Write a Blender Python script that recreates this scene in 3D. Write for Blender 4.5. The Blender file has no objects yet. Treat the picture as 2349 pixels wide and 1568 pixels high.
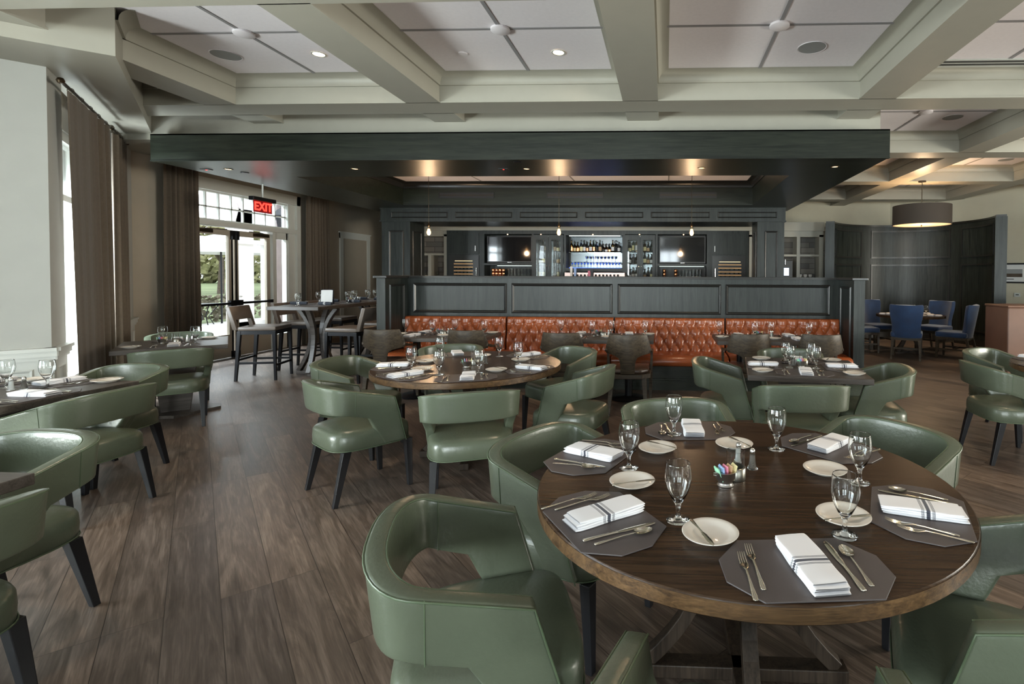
import bpy, math, random
from mathutils import Vector, Matrix
PI = math.pi
S = bpy.context.scene
C = S.collection

# ------------------------------------------------------------ camera, world, large lights, exposure
def make_camera():
    # fitted from the photograph: 18 mm shift lens, eye height 1.53 m
    f, cx, cy, yaw, pitch, roll = 1186.38, 1476.85, 654.51, 0.04084, 0.021369, 0.004755
    fw = Vector((-math.sin(yaw)*math.cos(pitch), math.cos(yaw)*math.cos(pitch), -math.sin(pitch)))
    r = Vector((math.cos(yaw), math.sin(yaw), 0))
    d = fw.cross(r)
    r2 = r*math.cos(roll) - d*math.sin(roll)
    d2 = d*math.cos(roll) + r*math.sin(roll)
    cam = bpy.data.cameras.new('camera')
    cam.sensor_width = 36; cam.lens = f/2349*36
    cam.shift_x = (1174.5-cx)/2349; cam.shift_y = (cy-784)/2349
    cam.clip_start = 0.05; cam.clip_end = 300
    o = bpy.data.objects.new('camera', cam); C.objects.link(o)
    m = Matrix.Identity(4)
    for i, ax in enumerate((r2, -d2, -fw)):
        for j in range(3): m[j][i] = ax[j]
    m.translation = Vector((0, 0, 1.53))
    o.matrix_world = m
    S.camera = o
make_camera()

S.view_settings.view_transform = 'Standard'
S.view_settings.look = 'None'
S.view_settings.gamma = 1
S.view_settings.use_curve_mapping = False
S.view_settings.exposure = 0.0

w = bpy.data.worlds.new('sky'); S.world = w; w.use_nodes = True
bg = w.node_tree.nodes['Background']
bg.inputs[0].default_value = (0.88, 0.94, 1.0, 1); bg.inputs[1].default_value = 3.6

def area(name, loc, target, sx, sy, power, col=(1, 1, 1)):
    l = bpy.data.lights.new(name, 'AREA'); l.shape = 'RECTANGLE'; l.size = sx; l.size_y = sy
    l.energy = power; l.color = col
    o = bpy.data.objects.new(name, l); C.objects.link(o)
    o.location = loc
    o.rotation_euler = (Vector(target)-Vector(loc)).to_track_quat('-Z', 'Y').to_euler()
    return o
DAY = (0.84, 0.93, 1.0)
LAWN = (0.95, 1.0, 0.95)
for x, w_, e in ((-3.8, 2.9, 1.3), (0.0, 1.7, 0.7), (7.9, 2.7, 0.95)):          # sky at the tall windows behind the camera; rightmost window and lamps added
    area('daylight', (x, -9.7, 2.1), (x, 5, 1.4), w_, 2.0, 380*e, DAY)
    area('lawn_fill', (x, -9.7, 0.9), (x, -2.0, 4.2), w_, 1.0, 380*e, LAWN)  # up-tilted fill added to lift the ceiling, standing in for lawn bounce
area('daylight', (-6.7, 0.4, 1.9), (0, 0.4, 1.2), 3.2, 2.4, 330, DAY)      # left windows beside the camera
area('daylight', (-6.7, -3.2, 1.9), (0, -3.2, 1.2), 2.0, 2.4, 200, DAY)
area('lawn_fill', (-6.9, 0.4, 0.7), (-2.0, 0.4, 3.6), 3.2, 0.9, 560, LAWN)  # fill added from the left to graze the beam undersides
area('daylight', (-6.85, 5.05, 1.65), (-5.2, 6.42, 1.0), 1.7, 1.9, 380, DAY)  # bay window between the curtains
area('daylight', (-9.3, 9.4, 4.3), (-6.0, 9.6, 0.0), 2.4, 1.2, 1900, DAY)  # sky above the glazed exit doors
area('daylight', (10.9, 3.4, 1.9), (0, 3.4, 1.6), 4.0, 2.5, 760, (1, 0.92, 0.80))  # windows on the far right side
area('lawn_fill', (10.9, 3.4, 0.8), (4, 3.4, 3.8), 4.0, 0.9, 380, (1, 0.93, 0.80))  # the same added upward fill from the right, tinted warm

# ------------------------------------------------------------ materials
MATS = {}
def newmat(name):
    m = bpy.data.materials.new(name); m.use_nodes = True
    MATS[name] = m
    return m, m.node_tree, m.node_tree.nodes['Principled BSDF']
def N(nt, t, **kw):
    n = nt.nodes.new(t)
    for k, v in kw.items():
        if k.startswith('i_'):
            key = k[2:]
            n.inputs[int(key) if key.isdigit() else key].default_value = v
        else: setattr(n, k, v)
    return n
def L(nt, a, b): nt.links.new(a, b)
def setp(b, col=None, rough=None, metal=None, spec=None, coat=None, trans=None, ior=None, em=None, es=None, sheen=None):
    if col is not None: b.inputs['Base Color'].default_value = (*col, 1)
    if rough is not None: b.inputs['Roughness'].default_value = rough
    if metal is not None: b.inputs['Metallic'].default_value = metal
    if spec is not None: b.inputs['Specular IOR Level'].default_value = spec
    if coat is not None: b.inputs['Coat Weight'].default_value = coat
    if trans is not None: b.inputs['Transmission Weight'].default_value = trans
    if ior is not None: b.inputs['IOR'].default_value = ior
    if sheen is not None: b.inputs['Sheen Weight'].default_value = sheen
    if em is not None:
        b.inputs['Emission Color'].default_value = (*em, 1); b.inputs['Emission Strength'].default_value = es
def plain(name, col, rough=0.5, var=0.06, vscale=6, bump=0.0, bscale=200, **kw):
    """colour with a little noise variation and an optional fine bump"""
    m, nt, b = newmat(name); setp(b, col, rough, **kw)
    tc = N(nt, 'ShaderNodeTexCoord')
    if var:
        n = N(nt, 'ShaderNodeTexNoise', i_Scale=vscale, i_Detail=4.0); L(nt, tc.outputs['Object'], n.inputs['Vector'])
        r = N(nt, 'ShaderNodeValToRGB')
        r.color_ramp.elements[0].color = (*[c*(1-var) for c in col], 1); r.color_ramp.elements[0].position = 0.3
        r.color_ramp.elements[1].color = (*[min(1, c*(1+var)) for c in col], 1); r.color_ramp.elements[1].position = 0.7
        L(nt, n.outputs['Fac'], r.inputs[0]); L(nt, r.outputs[0], b.inputs['Base Color'])
    if bump:
        n2 = N(nt, 'ShaderNodeTexNoise', i_Scale=bscale, i_Detail=3.0); L(nt, tc.outputs['Object'], n2.inputs['Vector'])
        bp = N(nt, 'ShaderNodeBump', i_Strength=bump, i_Distance=0.01); L(nt, n2.outputs['Fac'], bp.inputs['Height'])
        L(nt, bp.outputs[0], b.inputs['Normal'])
    return m
def wood(name, dark, light, rough=0.4, along='X', scale=1.0, bump=0.15, coord='Object', spec=0.5, lo=.35, hi=.7):
    m, nt, b = newmat(name); setp(b, dark, rough, spec=spec)
    tc = N(nt, 'ShaderNodeTexCoord')
    mp = N(nt, 'ShaderNodeMapping'); L(nt, tc.outputs[coord], mp.inputs['Vector'])
    s = {'X': (1.2, 22, 22), 'Y': (22, 1.2, 22), 'Z': (22, 22, 1.2)}[along]
    mp.inputs['Scale'].default_value = tuple(k*scale for k in s)
    n = N(nt, 'ShaderNodeTexNoise', i_Scale=1.0, i_Detail=8.0, i_Roughness=0.62, i_Distortion=1.2); L(nt, mp.outputs[0], n.inputs['Vector'])
    mp2 = N(nt, 'ShaderNodeMapping'); L(nt, tc.outputs[coord], mp2.inputs['Vector'])
    mp2.inputs['Scale'].default_value = tuple(k*scale*6 for k in s)
    n2 = N(nt, 'ShaderNodeTexNoise', i_Scale=1.0, i_Detail=3.0); L(nt, mp2.outputs[0], n2.inputs['Vector'])
    mx = N(nt, 'ShaderNodeMath', operation='MULTIPLY_ADD', i_1=0.45); L(nt, n2.outputs['Fac'], mx.inputs[0]); L(nt, n.outputs['Fac'], mx.inputs[2])
    r = N(nt, 'ShaderNodeValToRGB')
    r.color_ramp.elements[0].color = (*dark, 1); r.color_ramp.elements[0].position = lo+.2
    r.color_ramp.elements[1].color = (*light, 1); r.color_ramp.elements[1].position = hi+.2
    L(nt, mx.outputs[0], r.inputs[0]); L(nt, r.outputs[0], b.inputs['Base Color'])
    bp = N(nt, 'ShaderNodeBump', i_Strength=bump, i_Distance=0.004); L(nt, mx.outputs[0], bp.inputs['Height']); L(nt, bp.outputs[0], b.inputs['Normal'])
    return m

def floor_mat():
    m, nt, b = newmat('oak_floor')
    g = N(nt, 'ShaderNodeNewGeometry')
    mp = N(nt, 'ShaderNodeMapping'); mp.inputs['Rotation'].default_value = (0, 0, -math.radians(133.2)); mp.inputs['Location'].default_value = (0.4, 0.07, 0)
    L(nt, g.outputs['Position'], mp.inputs['Vector'])
    br = N(nt, 'ShaderNodeTexBrick', offset=0.41, offset_frequency=3, squash=1.0)
    br.inputs['Scale'].default_value = 1.0; br.inputs['Brick Width'].default_value = 1.75; br.inputs['Row Height'].default_value = 0.195
    br.inputs['Mortar Size'].default_value = 0.0016; br.inputs['Mortar Smooth'].default_value = 0.3; br.inputs['Bias'].default_value = 0.0
    br.inputs['Color1'].default_value = (0.0, 0.0, 0.0, 1); br.inputs['Color2'].default_value = (1, 1, 1, 1); br.inputs['Mortar'].default_value = (0.5, 0.5, 0.5, 1)
    L(nt, mp.outputs[0], br.inputs['Vector'])
    # per-plank shift of the grain
    sep = N(nt, 'ShaderNodeSeparateColor'); L(nt, br.outputs['Color'], sep.inputs[0])
    cmb = N(nt, 'ShaderNodeCombineXYZ'); mul = N(nt, 'ShaderNodeMath', operation='MULTIPLY', i_1=37.0)
    L(nt, sep.outputs[0], mul.inputs[0]); L(nt, mul.outputs[0], cmb.inputs[2]); L(nt, mul.outputs[0], cmb.inputs[0])
    add = N(nt, 'ShaderNodeVectorMath', operation='ADD'); L(nt, mp.outputs[0], add.inputs[0]); L(nt, cmb.outputs[0], add.inputs[1])
    sc = N(nt, 'ShaderNodeVectorMath', operation='MULTIPLY'); sc.inputs[1].default_value = (1.3, 11, 1); L(nt, add.outputs[0], sc.inputs[0])
    n1 = N(nt, 'ShaderNodeTexNoise', i_Scale=1.0, i_Detail=7.0, i_Roughness=0.6, i_Distortion=2.2); L(nt, sc.outputs[0], n1.inputs['Vector'])
    sc2 = N(nt, 'ShaderNodeVectorMath', operation='MULTIPLY'); sc2.inputs[1].default_value = (5, 120, 1); L(nt, add.outputs[0], sc2.inputs[0])
    n2 = N(nt, 'ShaderNodeTexNoise', i_Scale=1.0, i_Detail=4.0, i_Distortion=0.8); L(nt, sc2.outputs[0], n2.inputs['Vector'])
    mix1 = N(nt, 'ShaderNodeMath', operation='MULTIPLY_ADD', i_1=0.5); L(nt, n2.outputs['Fac'], mix1.inputs[0]); L(nt, n1.outputs['Fac'], mix1.inputs[2])
    ramp = N(nt, 'ShaderNodeValToRGB'); e = ramp.color_ramp.elements
    e[0].position = 0.50; e[0].color = (0.056, 0.041, 0.032, 1)
    e[1].position = 0.98; e[1].color = (0.215, 0.172, 0.143, 1)
    k = e.new(0.74); k.color = (0.112, 0.085, 0.069, 1)
    L(nt, mix1.outputs[0], ramp.inputs[0])
    tint = N(nt, 'ShaderNodeValToRGB'); e = tint.color_ramp.elements
    e[0].color = (0.66, 0.66, 0.68, 1); e[1].color = (1.16, 1.12, 1.06, 1); L(nt, sep.outputs[0], tint.inputs[0])
    mm = N(nt, 'ShaderNodeMix', data_type='RGBA', blend_type='MULTIPLY'); mm.inputs[0].default_value = 1
    L(nt, ramp.outputs[0], mm.inputs[6]); L(nt, tint.outputs[0], mm.inputs[7])
    # knots
    vo = N(nt, 'ShaderNodeTexVoronoi', i_Scale=1.0, feature='F1'); sck = N(nt, 'ShaderNodeVectorMath', operation='MULTIPLY'); sck.inputs[1].default_value = (1.0, 2.2, 1)
    L(nt, add.outputs[0], sck.inputs[0]); L(nt, sck.outputs[0], vo.inputs['Vector'])
    kr = N(nt, 'ShaderNodeValToRGB'); e = kr.color_ramp.elements; e[0].position = 0.015; e[0].color = (0.25, 0.22, 0.2, 1); e[1].position = 0.05; e[1].color = (1, 1, 1, 1)
    L(nt, vo.outputs['Distance'], kr.inputs[0])
    mk = N(nt, 'ShaderNodeMix', data_type='RGBA', blend_type='MULTIPLY'); mk.inputs[0].default_value = 1
    L(nt, mm.outputs[2], mk.inputs[6]); L(nt, kr.outputs[0], mk.inputs[7])
    ms = N(nt, 'ShaderNodeMix', data_type='RGBA'); L(nt, br.outputs['Fac'], ms.inputs[0]); L(nt, mk.outputs[2], ms.inputs[6]); ms.inputs[7].default_value = (0.02, 0.014, 0.01, 1)
    L(nt, ms.outputs[2], b.inputs['Base Color'])
    setp(b, None, 0.36, spec=0.55)
    rr = N(nt, 'ShaderNodeMapRange'); rr.inputs['To Min'].default_value = 0.29; rr.inputs['To Max'].default_value = 0.46; L(nt, n1.outputs['Fac'], rr.inputs['Value']); L(nt, rr.outputs[0], b.inputs['Roughness'])
    sb = N(nt, 'ShaderNodeMath', operation='SUBTRACT'); L(nt, mix1.outputs[0], sb.inputs[0]); L(nt, br.outputs['Fac'], sb.inputs[1])
    bp = N(nt, 'ShaderNodeBump', i_Strength=0.22, i_Distance=0.003); L(nt, sb.outputs[0], bp.inputs['Height']); L(nt, bp.outputs[0], b.inputs['Normal'])
    return m
floor_mat()
plain('green_leather', (0.096, 0.114, 0.079), 0.28, var=0.08, vscale=5, bump=0.10, bscale=60, spec=0.55)
plain('green_piping', (0.085, 0.118, 0.068), 0.38, var=0)
plain('orange_leather', (0.29, 0.072, 0.022), 0.24, var=0.12, vscale=4, bump=0.08, bscale=50, spec=0.6)
plain('taupe_leather', (0.135, 0.108, 0.088), 0.34, var=0.08, bump=0.08, bscale=60)
plain('brown_leather', (0.150, 0.078, 0.052), 0.42, var=0.06)
plain('dark_seat_leather', (0.055, 0.034, 0.024), 0.28, var=0.1)
plain('blue_velvet', (0.005, 0.032, 0.10), 0.75, var=0.25, vscale=7, sheen=0.5)
plain('black_wood', (0.012, 0.012, 0.014), 0.36, var=0.1, spec=0.3)
wood('table_wood', (0.024, 0.0125, 0.0065), (0.064, 0.036, 0.019), 0.27, 'X', 1.3, 0.12, spec=0.2)
wood('table_edge_wood', (0.050, 0.026, 0.011), (0.17, 0.095, 0.04), 0.4, 'X', 1.6, 0.2)
wood('grey_table_wood', (0.040, 0.032, 0.027), (0.085, 0.072, 0.062), 0.38, 'X', 1.2, 0.12, spec=0.35)
wood('chair_wood', (0.024, 0.018, 0.012), (0.075, 0.055, 0.035), 0.42, 'X', 1.5, 0.12, spec=0.25)
wood('millwork', (0.006, 0.0085, 0.0075), (0.028, 0.034, 0.031), 0.36, 'Z', 0.8, 0.12, spec=0.34, lo=.35, hi=.75)
wood('millwork_long', (0.006, 0.0080, 0.0055), (0.022, 0.027, 0.018), 0.34, 'X', 0.7, 0.12, spec=0.34, lo=.35, hi=.75)
plain('millwork_trim', (0.016, 0.016, 0.015), 0.3, var=0)
plain('cream_trim', (0.35, 0.335, 0.28), 0.42, var=0.02)
plain('white_trim', (0.58, 0.60, 0.57), 0.42, var=0.02)
plain('ceiling_white', (0.88, 0.84, 0.875), 0.9, var=0.02, vscale=30)
plain('ceiling_seam', (0.30, 0.29, 0.30), 0.8, var=0)
plain('wall_paint', (0.385, 0.39, 0.365), 0.75, var=0.02)
plain('wall_warm', (0.56, 0.52, 0.40), 0.75, var=0.02)
plain('wall_tan', (0.36, 0.32, 0.26), 0.75, var=0.02)
plain('curtain_cloth', (0.105, 0.082, 0.060), 0.9, var=0.1, vscale=30, sheen=0.2)
plain('grille_grey', (0.30, 0.31, 0.31), 0.6, var=0)
plain('black_metal', (0.012, 0.012, 0.014), 0.35, var=0, metal=0.6)
plain('bronze', (0.10, 0.075, 0.05), 0.3, var=0, metal=1.0)
plain('silver', (0.80, 0.76, 0.66), 0.13, var=0, metal=1.0)
plain('steel', (0.60, 0.60, 0.58), 0.2, var=0.05, metal=1.0)
plain('copper', (0.75, 0.32, 0.16), 0.15, var=0, metal=1.0)
plain('tower_metal', (0.50, 0.38, 0.34), 0.3, var=0.1, metal=1.0)
plain('pewter_light', (0.55, 0.54, 0.52), 0.3, var=0.1, metal=1.0)
wood('base_wood', (0.018, 0.013, 0.010), (0.048, 0.034, 0.024), 0.45, 'Z', 1.2, 0.12, spec=0.2)
plain('pewter', (0.28, 0.27, 0.24), 0.35, var=0.15, metal=1.0)
plain('porcelain', (0.74, 0.70, 0.64), 0.12, var=0)
plain('placemat_vinyl', (0.082, 0.070, 0.070), 0.48, var=0.06, bump=0.04, bscale=300)
plain('paper_white', (0.75, 0.75, 0.74), 0.8, var=0)
plain('paper_pink', (0.75, 0.25, 0.35), 0.7, var=0)
plain('paper_blue', (0.35, 0.50, 0.80), 0.7, var=0)
plain('paper_yellow', (0.80, 0.72, 0.40), 0.7, var=0)
plain('paper_green', (0.30, 0.62, 0.42), 0.7, var=0)
plain('paper_tan', (0.55, 0.38, 0.22), 0.7, var=0)
plain('navy_cloth', (0.022, 0.026, 0.036), 0.85, var=0.1)
plain('shade_brown', (0.045, 0.034, 0.026), 0.8, var=0.03)
plain('shade_inside', (0.85, 0.62, 0.35), 0.8, var=0, em=(1.0, 0.62, 0.30), es=1.1)
plain('salt', (0.8, 0.8, 0.78), 0.7, var=0.05, vscale=400)
plain('pepper', (0.16, 0.14, 0.12), 0.8, var=0.6, vscale=600)
plain('tv_black', (0.010, 0.010, 0.011), 0.06, var=0, spec=0.6)
plain('black_plastic', (0.010, 0.010, 0.011), 0.4, var=0)
plain('fridge_wood', (0.55, 0.33, 0.15), 0.5, var=0.1)
plain('glow_filament', (1, .6, .25), 0.5, var=0, em=(1.0, 0.52, 0.18), es=5)
plain('glow_down', (1, .8, .55), 0.5, var=0, em=(1.0, 0.72, 0.42), es=30)
plain('glow_down_dim', (1, .8, .55), 0.5, var=0, em=(1.0, 0.66, 0.38), es=2.2)
plain('glow_blue', (.3, .5, 1), 0.5, var=0, em=(0.03, 0.13, 1.0), es=3.0)
plain('glow_white', (1, 1, 1), 0.5, var=0, em=(0.85, 0.97, 0.90), es=1.1)
plain('glow_warm', (1, .8, .5), 0.5, var=0, em=(1.0, 0.70, 0.36), es=1.6)
plain('glow_red', (1, .05, .03), 0.5, var=0, em=(1.0, 0.03, 0.02), es=4.0)
plain('sign_red', (0.10, 0.006, 0.008), 0.3, var=0, em=(0.5, 0.0, 0.004), es=0.25)
plain('glow_screen', (.6, .7, 1), 0.5, var=0, em=(0.55, 0.68, 1.0), es=1.6)
plain('hedge_twigs', (0.15, 0.13, 0.09), 0.9, var=0.5, vscale=3)
plain('lawn', (0.155, 0.19, 0.085), 1.0, var=0.25, vscale=0.35)
plain('patio', (0.42, 0.40, 0.37), 0.9, var=0.1)
plain('leaf', (0.25, 0.24, 0.12), 0.9, var=0.5, vscale=1.5)
plain('leaf_rust', (0.30, 0.22, 0.12), 0.9, var=0.4, vscale=1.5)
plain('bark', (0.10, 0.075, 0.055), 0.9, var=0.3)
plain('porch_white', (0.80, 0.80, 0.80), 0.6, var=0)
plain('porch_stone', (0.36, 0.31, 0.32), 0.8, var=0.1)
plain('mirror', (0.09, 0.10, 0.105), 0.16, var=0, metal=1.0)
plain('button_leather', (0.20, 0.05, 0.018), 0.35, var=0)

def glass_mat(name, tint=(1, 1, 1), rough=0.0, ior=1.45):
    m, nt, b = newmat(name); setp(b, tint, rough, trans=1.0, ior=ior, spec=0.5)
    return m
glass_mat('glass', (0.97, 0.985, 0.98))
glass_mat('glass_green', (0.10, 0.30, 0.12))
glass_mat('glass_brown', (0.35, 0.14, 0.03))
glass_mat('glass_amber', (0.75, 0.38, 0.08))
glass_mat('glass_blue', (0.15, 0.35, 0.9))
glass_mat('water_glass', (0.9, 0.95, 0.97))
def pane_mat():
    # thin flat pane: mostly clear with a mirror sheen that grows at grazing angles
    m = bpy.data.materials.new('pane_glass'); m.use_nodes = True; nt = m.node_tree; MATS['pane_glass'] = m
    for n in list(nt.nodes): nt.nodes.remove(n)
    out = N(nt, 'ShaderNodeOutputMaterial'); t = N(nt, 'ShaderNodeBsdfTransparent'); gl = N(nt, 'ShaderNodeBsdfGlossy', i_Roughness=0.0)
    t.inputs[0].default_value = (0.96, 0.975, 0.97, 1)
    lw = N(nt, 'ShaderNodeLayerWeight', i_Blend=0.5); pw = N(nt, 'ShaderNodeMath', operation='POWER', i_1=4.0); L(nt, lw.outputs['Facing'], pw.inputs[0])
    fr = N(nt, 'ShaderNodeMath', operation='MULTIPLY_ADD', i_1=0.75, i_2=0.04); L(nt, pw.outputs[0], fr.inputs[0]); mx = N(nt, 'ShaderNodeMixShader')
    L(nt, fr.outputs[0], mx.inputs[0]); L(nt, t.outputs[0], mx.inputs[1]); L(nt, gl.outputs[0], mx.inputs[2]); L(nt, mx.outputs[0], out.inputs[0])
pane_mat()
def napkin_mat():
    m, nt, b = newmat('napkin_cloth'); setp(b, (0.80, 0.80, 0.82), 0.9, sheen=0.2)
    tc = N(nt, 'ShaderNodeTexCoord'); sp = N(nt, 'ShaderNodeSeparateXYZ'); L(nt, tc.outputs['Object'], sp.inputs[0])
    tot = None
    for c, h in ((0.0, 0.0055), (-0.0125, 0.0008), (-0.0155, 0.0008), (-0.0185, 0.0008), (0.0125, 0.0008), (0.0155, 0.0008), (0.0185, 0.0008)):
        a = N(nt, 'ShaderNodeMath', operation='SUBTRACT', i_1=c-0.012); L(nt, sp.outputs['Y'], a.inputs[0])
        ab = N(nt, 'ShaderNodeMath', operation='ABSOLUTE'); L(nt, a.outputs[0], ab.inputs[0])
        lt = N(nt, 'ShaderNodeMath', operation='LESS_THAN', i_1=h); L(nt, ab.outputs[0], lt.inputs[0])
        if tot is None: tot = lt
        else:
            s = N(nt, 'ShaderNodeMath', operation='MAXIMUM'); L(nt, tot.outputs[0], s.inputs[0]); L(nt, lt.outputs[0], s.inputs[1]); tot = s
    mx = N(nt, 'ShaderNodeMix', data_type='RGBA'); L(nt, tot.outputs[0], mx.inputs[0]); mx.inputs[6].default_value = (0.80, 0.80, 0.83, 1); mx.inputs[7].default_value = (0.045, 0.048, 0.07, 1)
    L(nt, mx.outputs[2], b.inputs['Base Color'])
napkin_mat()
def stone_mat():
    m, nt, b = newmat('ledge_stone'); setp(b, (.2, .19, .17), 0.85)
    tc = N(nt, 'ShaderNodeTexCoord'); mp = N(nt, 'ShaderNodeMapping'); mp.inputs['Rotation'].default_value = (PI/2, 0, 0); L(nt, tc.outputs['Object'], mp.inputs[0])
    br = N(nt, 'ShaderNodeTexBrick'); br.inputs['Scale'].default_value = 1; br.inputs['Brick Width'].default_value = 0.42; br.inputs['Row Height'].default_value = 0.13; br.inputs['Mortar Size'].default_value = 0.006
    br.inputs['Color1'].default_value = (0.11, 0.105, 0.10, 1); br.inputs['Color2'].default_value = (0.26, 0.235, 0.20, 1); br.inputs['Mortar'].default_value = (0.08, 0.07, 0.06, 1)
    L(nt, mp.outputs[0], br.inputs['Vector']); L(nt, br.outputs['Color'], b.inputs['Base Color'])
stone_mat()

# ------------------------------------------------------------ mesh builder
class MB:
    def __init__(s): s.v = []; s.f = []
    def add(s, vs, fs, M=None):
        n = len(s.v)
        for p in vs:
            p = Vector(p)
            s.v.append(tuple(M @ p) if M else tuple(p))
        s.f += [tuple(i+n for i in f) for f in fs]
        return s
    def box(s, x0, x1, y0, y1, z0, z1, M=None):
        vs = [(x0,y0,z0),(x1,y0,z0),(x1,y1,z0),(x0,y1,z0),(x0,y0,z1),(x1,y0,z1),(x1,y1,z1),(x0,y1,z1)]
        return s.add(vs, [(0,3,2,1),(4,5,6,7),(0,1,5,4),(1,2,6,5),(2,3,7,6),(3,0,4,7)], M)
    def taper(s, c0, a0, b0, z0, c1, a1, b1, z1, M=None):
        vs = [(c0[0]-a0,c0[1]-b0,z0),(c0[0]+a0,c0[1]-b0,z0),(c0[0]+a0,c0[1]+b0,z0),(c0[0]-a0,c0[1]+b0,z0),
              (c1[0]-a1,c1[1]-b1,z1),(c1[0]+a1,c1[1]-b1,z1),(c1[0]+a1,c1[1]+b1,z1),(c1[0]-a1,c1[1]+b1,z1)]
        return s.add(vs, [(0,3,2,1),(4,5,6,7),(0,1,5,4),(1,2,6,5),(2,3,7,6),(3,0,4,7)], M)
    def lathe(s, prof, n=24, M=None, cap0=True, cap1=True):
        vs = []; fs = []
        for r, z in prof:
            for i in range(n):
                a = 2*PI*i/n; vs.append((r*math.cos(a), r*math.sin(a), z))
        for k in range(len(prof)-1):
            for i in range(n):
                j = (i+1) % n
                fs.append((k*n+i, k*n+j, (k+1)*n+j, (k+1)*n+i))
        if cap0 and prof[0][0] > 1e-5: fs.append(tuple(range(n-1, -1, -1)))
        if cap1 and prof[-1][0] > 1e-5: fs.append(tuple((len(prof)-1)*n+i for i in range(n)))
        return s.add(vs, fs, M)
    def prism(s, poly, z0, z1, M=None):
        n = len(poly)
        vs = [(x, y, z0) for x, y in poly]+[(x, y, z1) for x, y in poly]
        fs = [tuple(range(n-1, -1, -1)), tuple(range(n, 2*n))]+[(i, (i+1) % n, n+(i+1) % n, n+i) for i in range(n)]
        return s.add(vs, fs, M)
    def tube(s, pts, r, n=8, closed=False, M=None):
        pts = [Vector(p) for p in pts]; m = len(pts); vs = []; fs = []
        up = None
        for k, p in enumerate(pts):
            a = pts[(k-1) % m] if (k > 0 or closed) else p
            b = pts[(k+1) % m] if (k < m-1 or closed) else p
            t = (b-a).normalized()
            if up is None:
                up = Vector((0, 0, 1)) if abs(t.z) < 0.9 else Vector((1, 0, 0))
            u = (up - t*up.dot(t)).normalized(); up = u
            w_ = t.cross(u)
            rr = r[k] if isinstance(r, (list, tuple)) else r
            for i in range(n):
                an = 2*PI*i/n; vs.append(p + (u*math.cos(an)+w_*math.sin(an))*rr)
        for k in range(m if closed else m-1):
            for i in range(n):
                j = (i+1) % n; k2 = (k+1) % m
                fs.append((k*n+i, k*n+j, k2*n+j, k2*n+i))
        if not closed: fs += [tuple(range(n-1, -1, -1)), tuple((m-1)*n+i for i in range(n))]
        return s.add(vs, fs, M)
    def bar(s, pts, wd, th, side=Vector((0, 1, 0)), M=None):
        """rectangular section swept along pts; th lies in the bend plane, wd along side"""
        pts = [Vector(p) for p in pts]; m = len(pts); vs = []; fs = []
        for k, p in enumerate(pts):
            t = (pts[min(k+1, m-1)]-pts[max(k-1, 0)]).normalized()
            n_ = t.cross(side).normalized(); sd = side.normalized()
            for a, b in ((-1,-1),(1,-1),(1,1),(-1,1)): vs.append(p+n_*(a*th/2)+sd*(b*wd/2))
        for k in range(m-1):
            for i in range(4):
                j = (i+1) % 4; fs.append((k*4+i, k*4+j, (k+1)*4+j, (k+1)*4+i))
        fs += [(3,2,1,0), tuple((m-1)*4+i for i in range(4))]
        return s.add(vs, fs, M)
    def grid(s, fn, nu, nv, M=None, closeu=False):
        vs = [fn(i/nu, j/nv) for j in range(nv+1) for i in range(nu+1)]
        fs = [(j*(nu+1)+i, j*(nu+1)+i+1, (j+1)*(nu+1)+i+1, (j+1)*(nu+1)+i) for j in range(nv) for i in range(nu)]
        return s.add(vs, fs, M)
    def mould(s, x0, x1, z0, z1, y, wdt=0.03, d=0.018, M=None):
        """raised picture-frame moulding on the plane y, facing -y"""
        o = [(x0,z0),(x1,z0),(x1,z1),(x0,z1)]; k1, k2, k3 = wdt*0.35, wdt*0.65, wdt
        def ring(k, yy): return [(x0+k,yy,z0+k),(x1-k,yy,z0+k),(x1-k,yy,z1-k),(x0+k,yy,z1-k)]
        R = ring(0, y)+ring(k1, y-d)+ring(k2, y-d*0.8)+ring(k3, y)
        fs = []
        for r in range(3):
            for i in range(4):
                j = (i+1) % 4; fs.append((r*4+i, r*4+j, (r+1)*4+j, (r+1)*4+i))
        return s.add(R, fs, M)
    def build(s, name, mat, parent=None, loc=None, rotz=0.0, smooth=None, world=True, mods=None):
        me = bpy.data.meshes.new(name)
        vs = [Vector(p) for p in s.v]
        org = Vector((0, 0, 0))
        if loc is None and parent is None:      # origin at the bottom centre of the thing
            lo = [min(p[i] for p in vs) for i in range(3)]; hi = [max(p[i] for p in vs) for i in range(3)]
            org = Vector(((lo[0]+hi[0])/2, (lo[1]+hi[1])/2, lo[2]))
            vs = [p-org for p in vs]
        me.from_pydata([tuple(p) for p in vs], [], s.f)
        import bmesh
        bm = bmesh.new(); bm.from_mesh(me)
        bmesh.ops.remove_doubles(bm, verts=bm.verts, dist=1e-5)
        bmesh.ops.recalc_face_normals(bm, faces=bm.faces)
        bm.to_mesh(me); bm.free()
        me.materials.append(MATS[mat])
        o = bpy.data.objects.new(name, me); C.objects.link(o)
        if parent is not None:
            o.parent = parent; KIDS.setdefault(parent.name, []).append(o)
            if world and loc is None:
                o.location = -Vector(parent.get('_base', (0, 0, 0)))
            elif loc: o.location = loc
        else: o.location = Vector(loc) if loc is not None else org
        o.rotation_euler[2] = rotz
        if mods: bake(o, mods)
        if smooth is not None:
            for p in o.data.polygons: p.use_smooth = True
            o.data.set_sharp_from_angle(angle=math.radians(smooth))
        return o
def bake(o, mods):
    for t, kw in mods:
        m = o.modifiers.new(t, t)
        for k, v in kw.items(): setattr(m, k, v)
    bpy.context.view_layer.update()
    dg = bpy.context.evaluated_depsgraph_get()
    me = bpy.data.meshes.new_from_object(o.evaluated_get(dg), depsgraph=dg)
    old = o.data; o.modifiers.clear(); o.data = me; me.name = old.name
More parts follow.
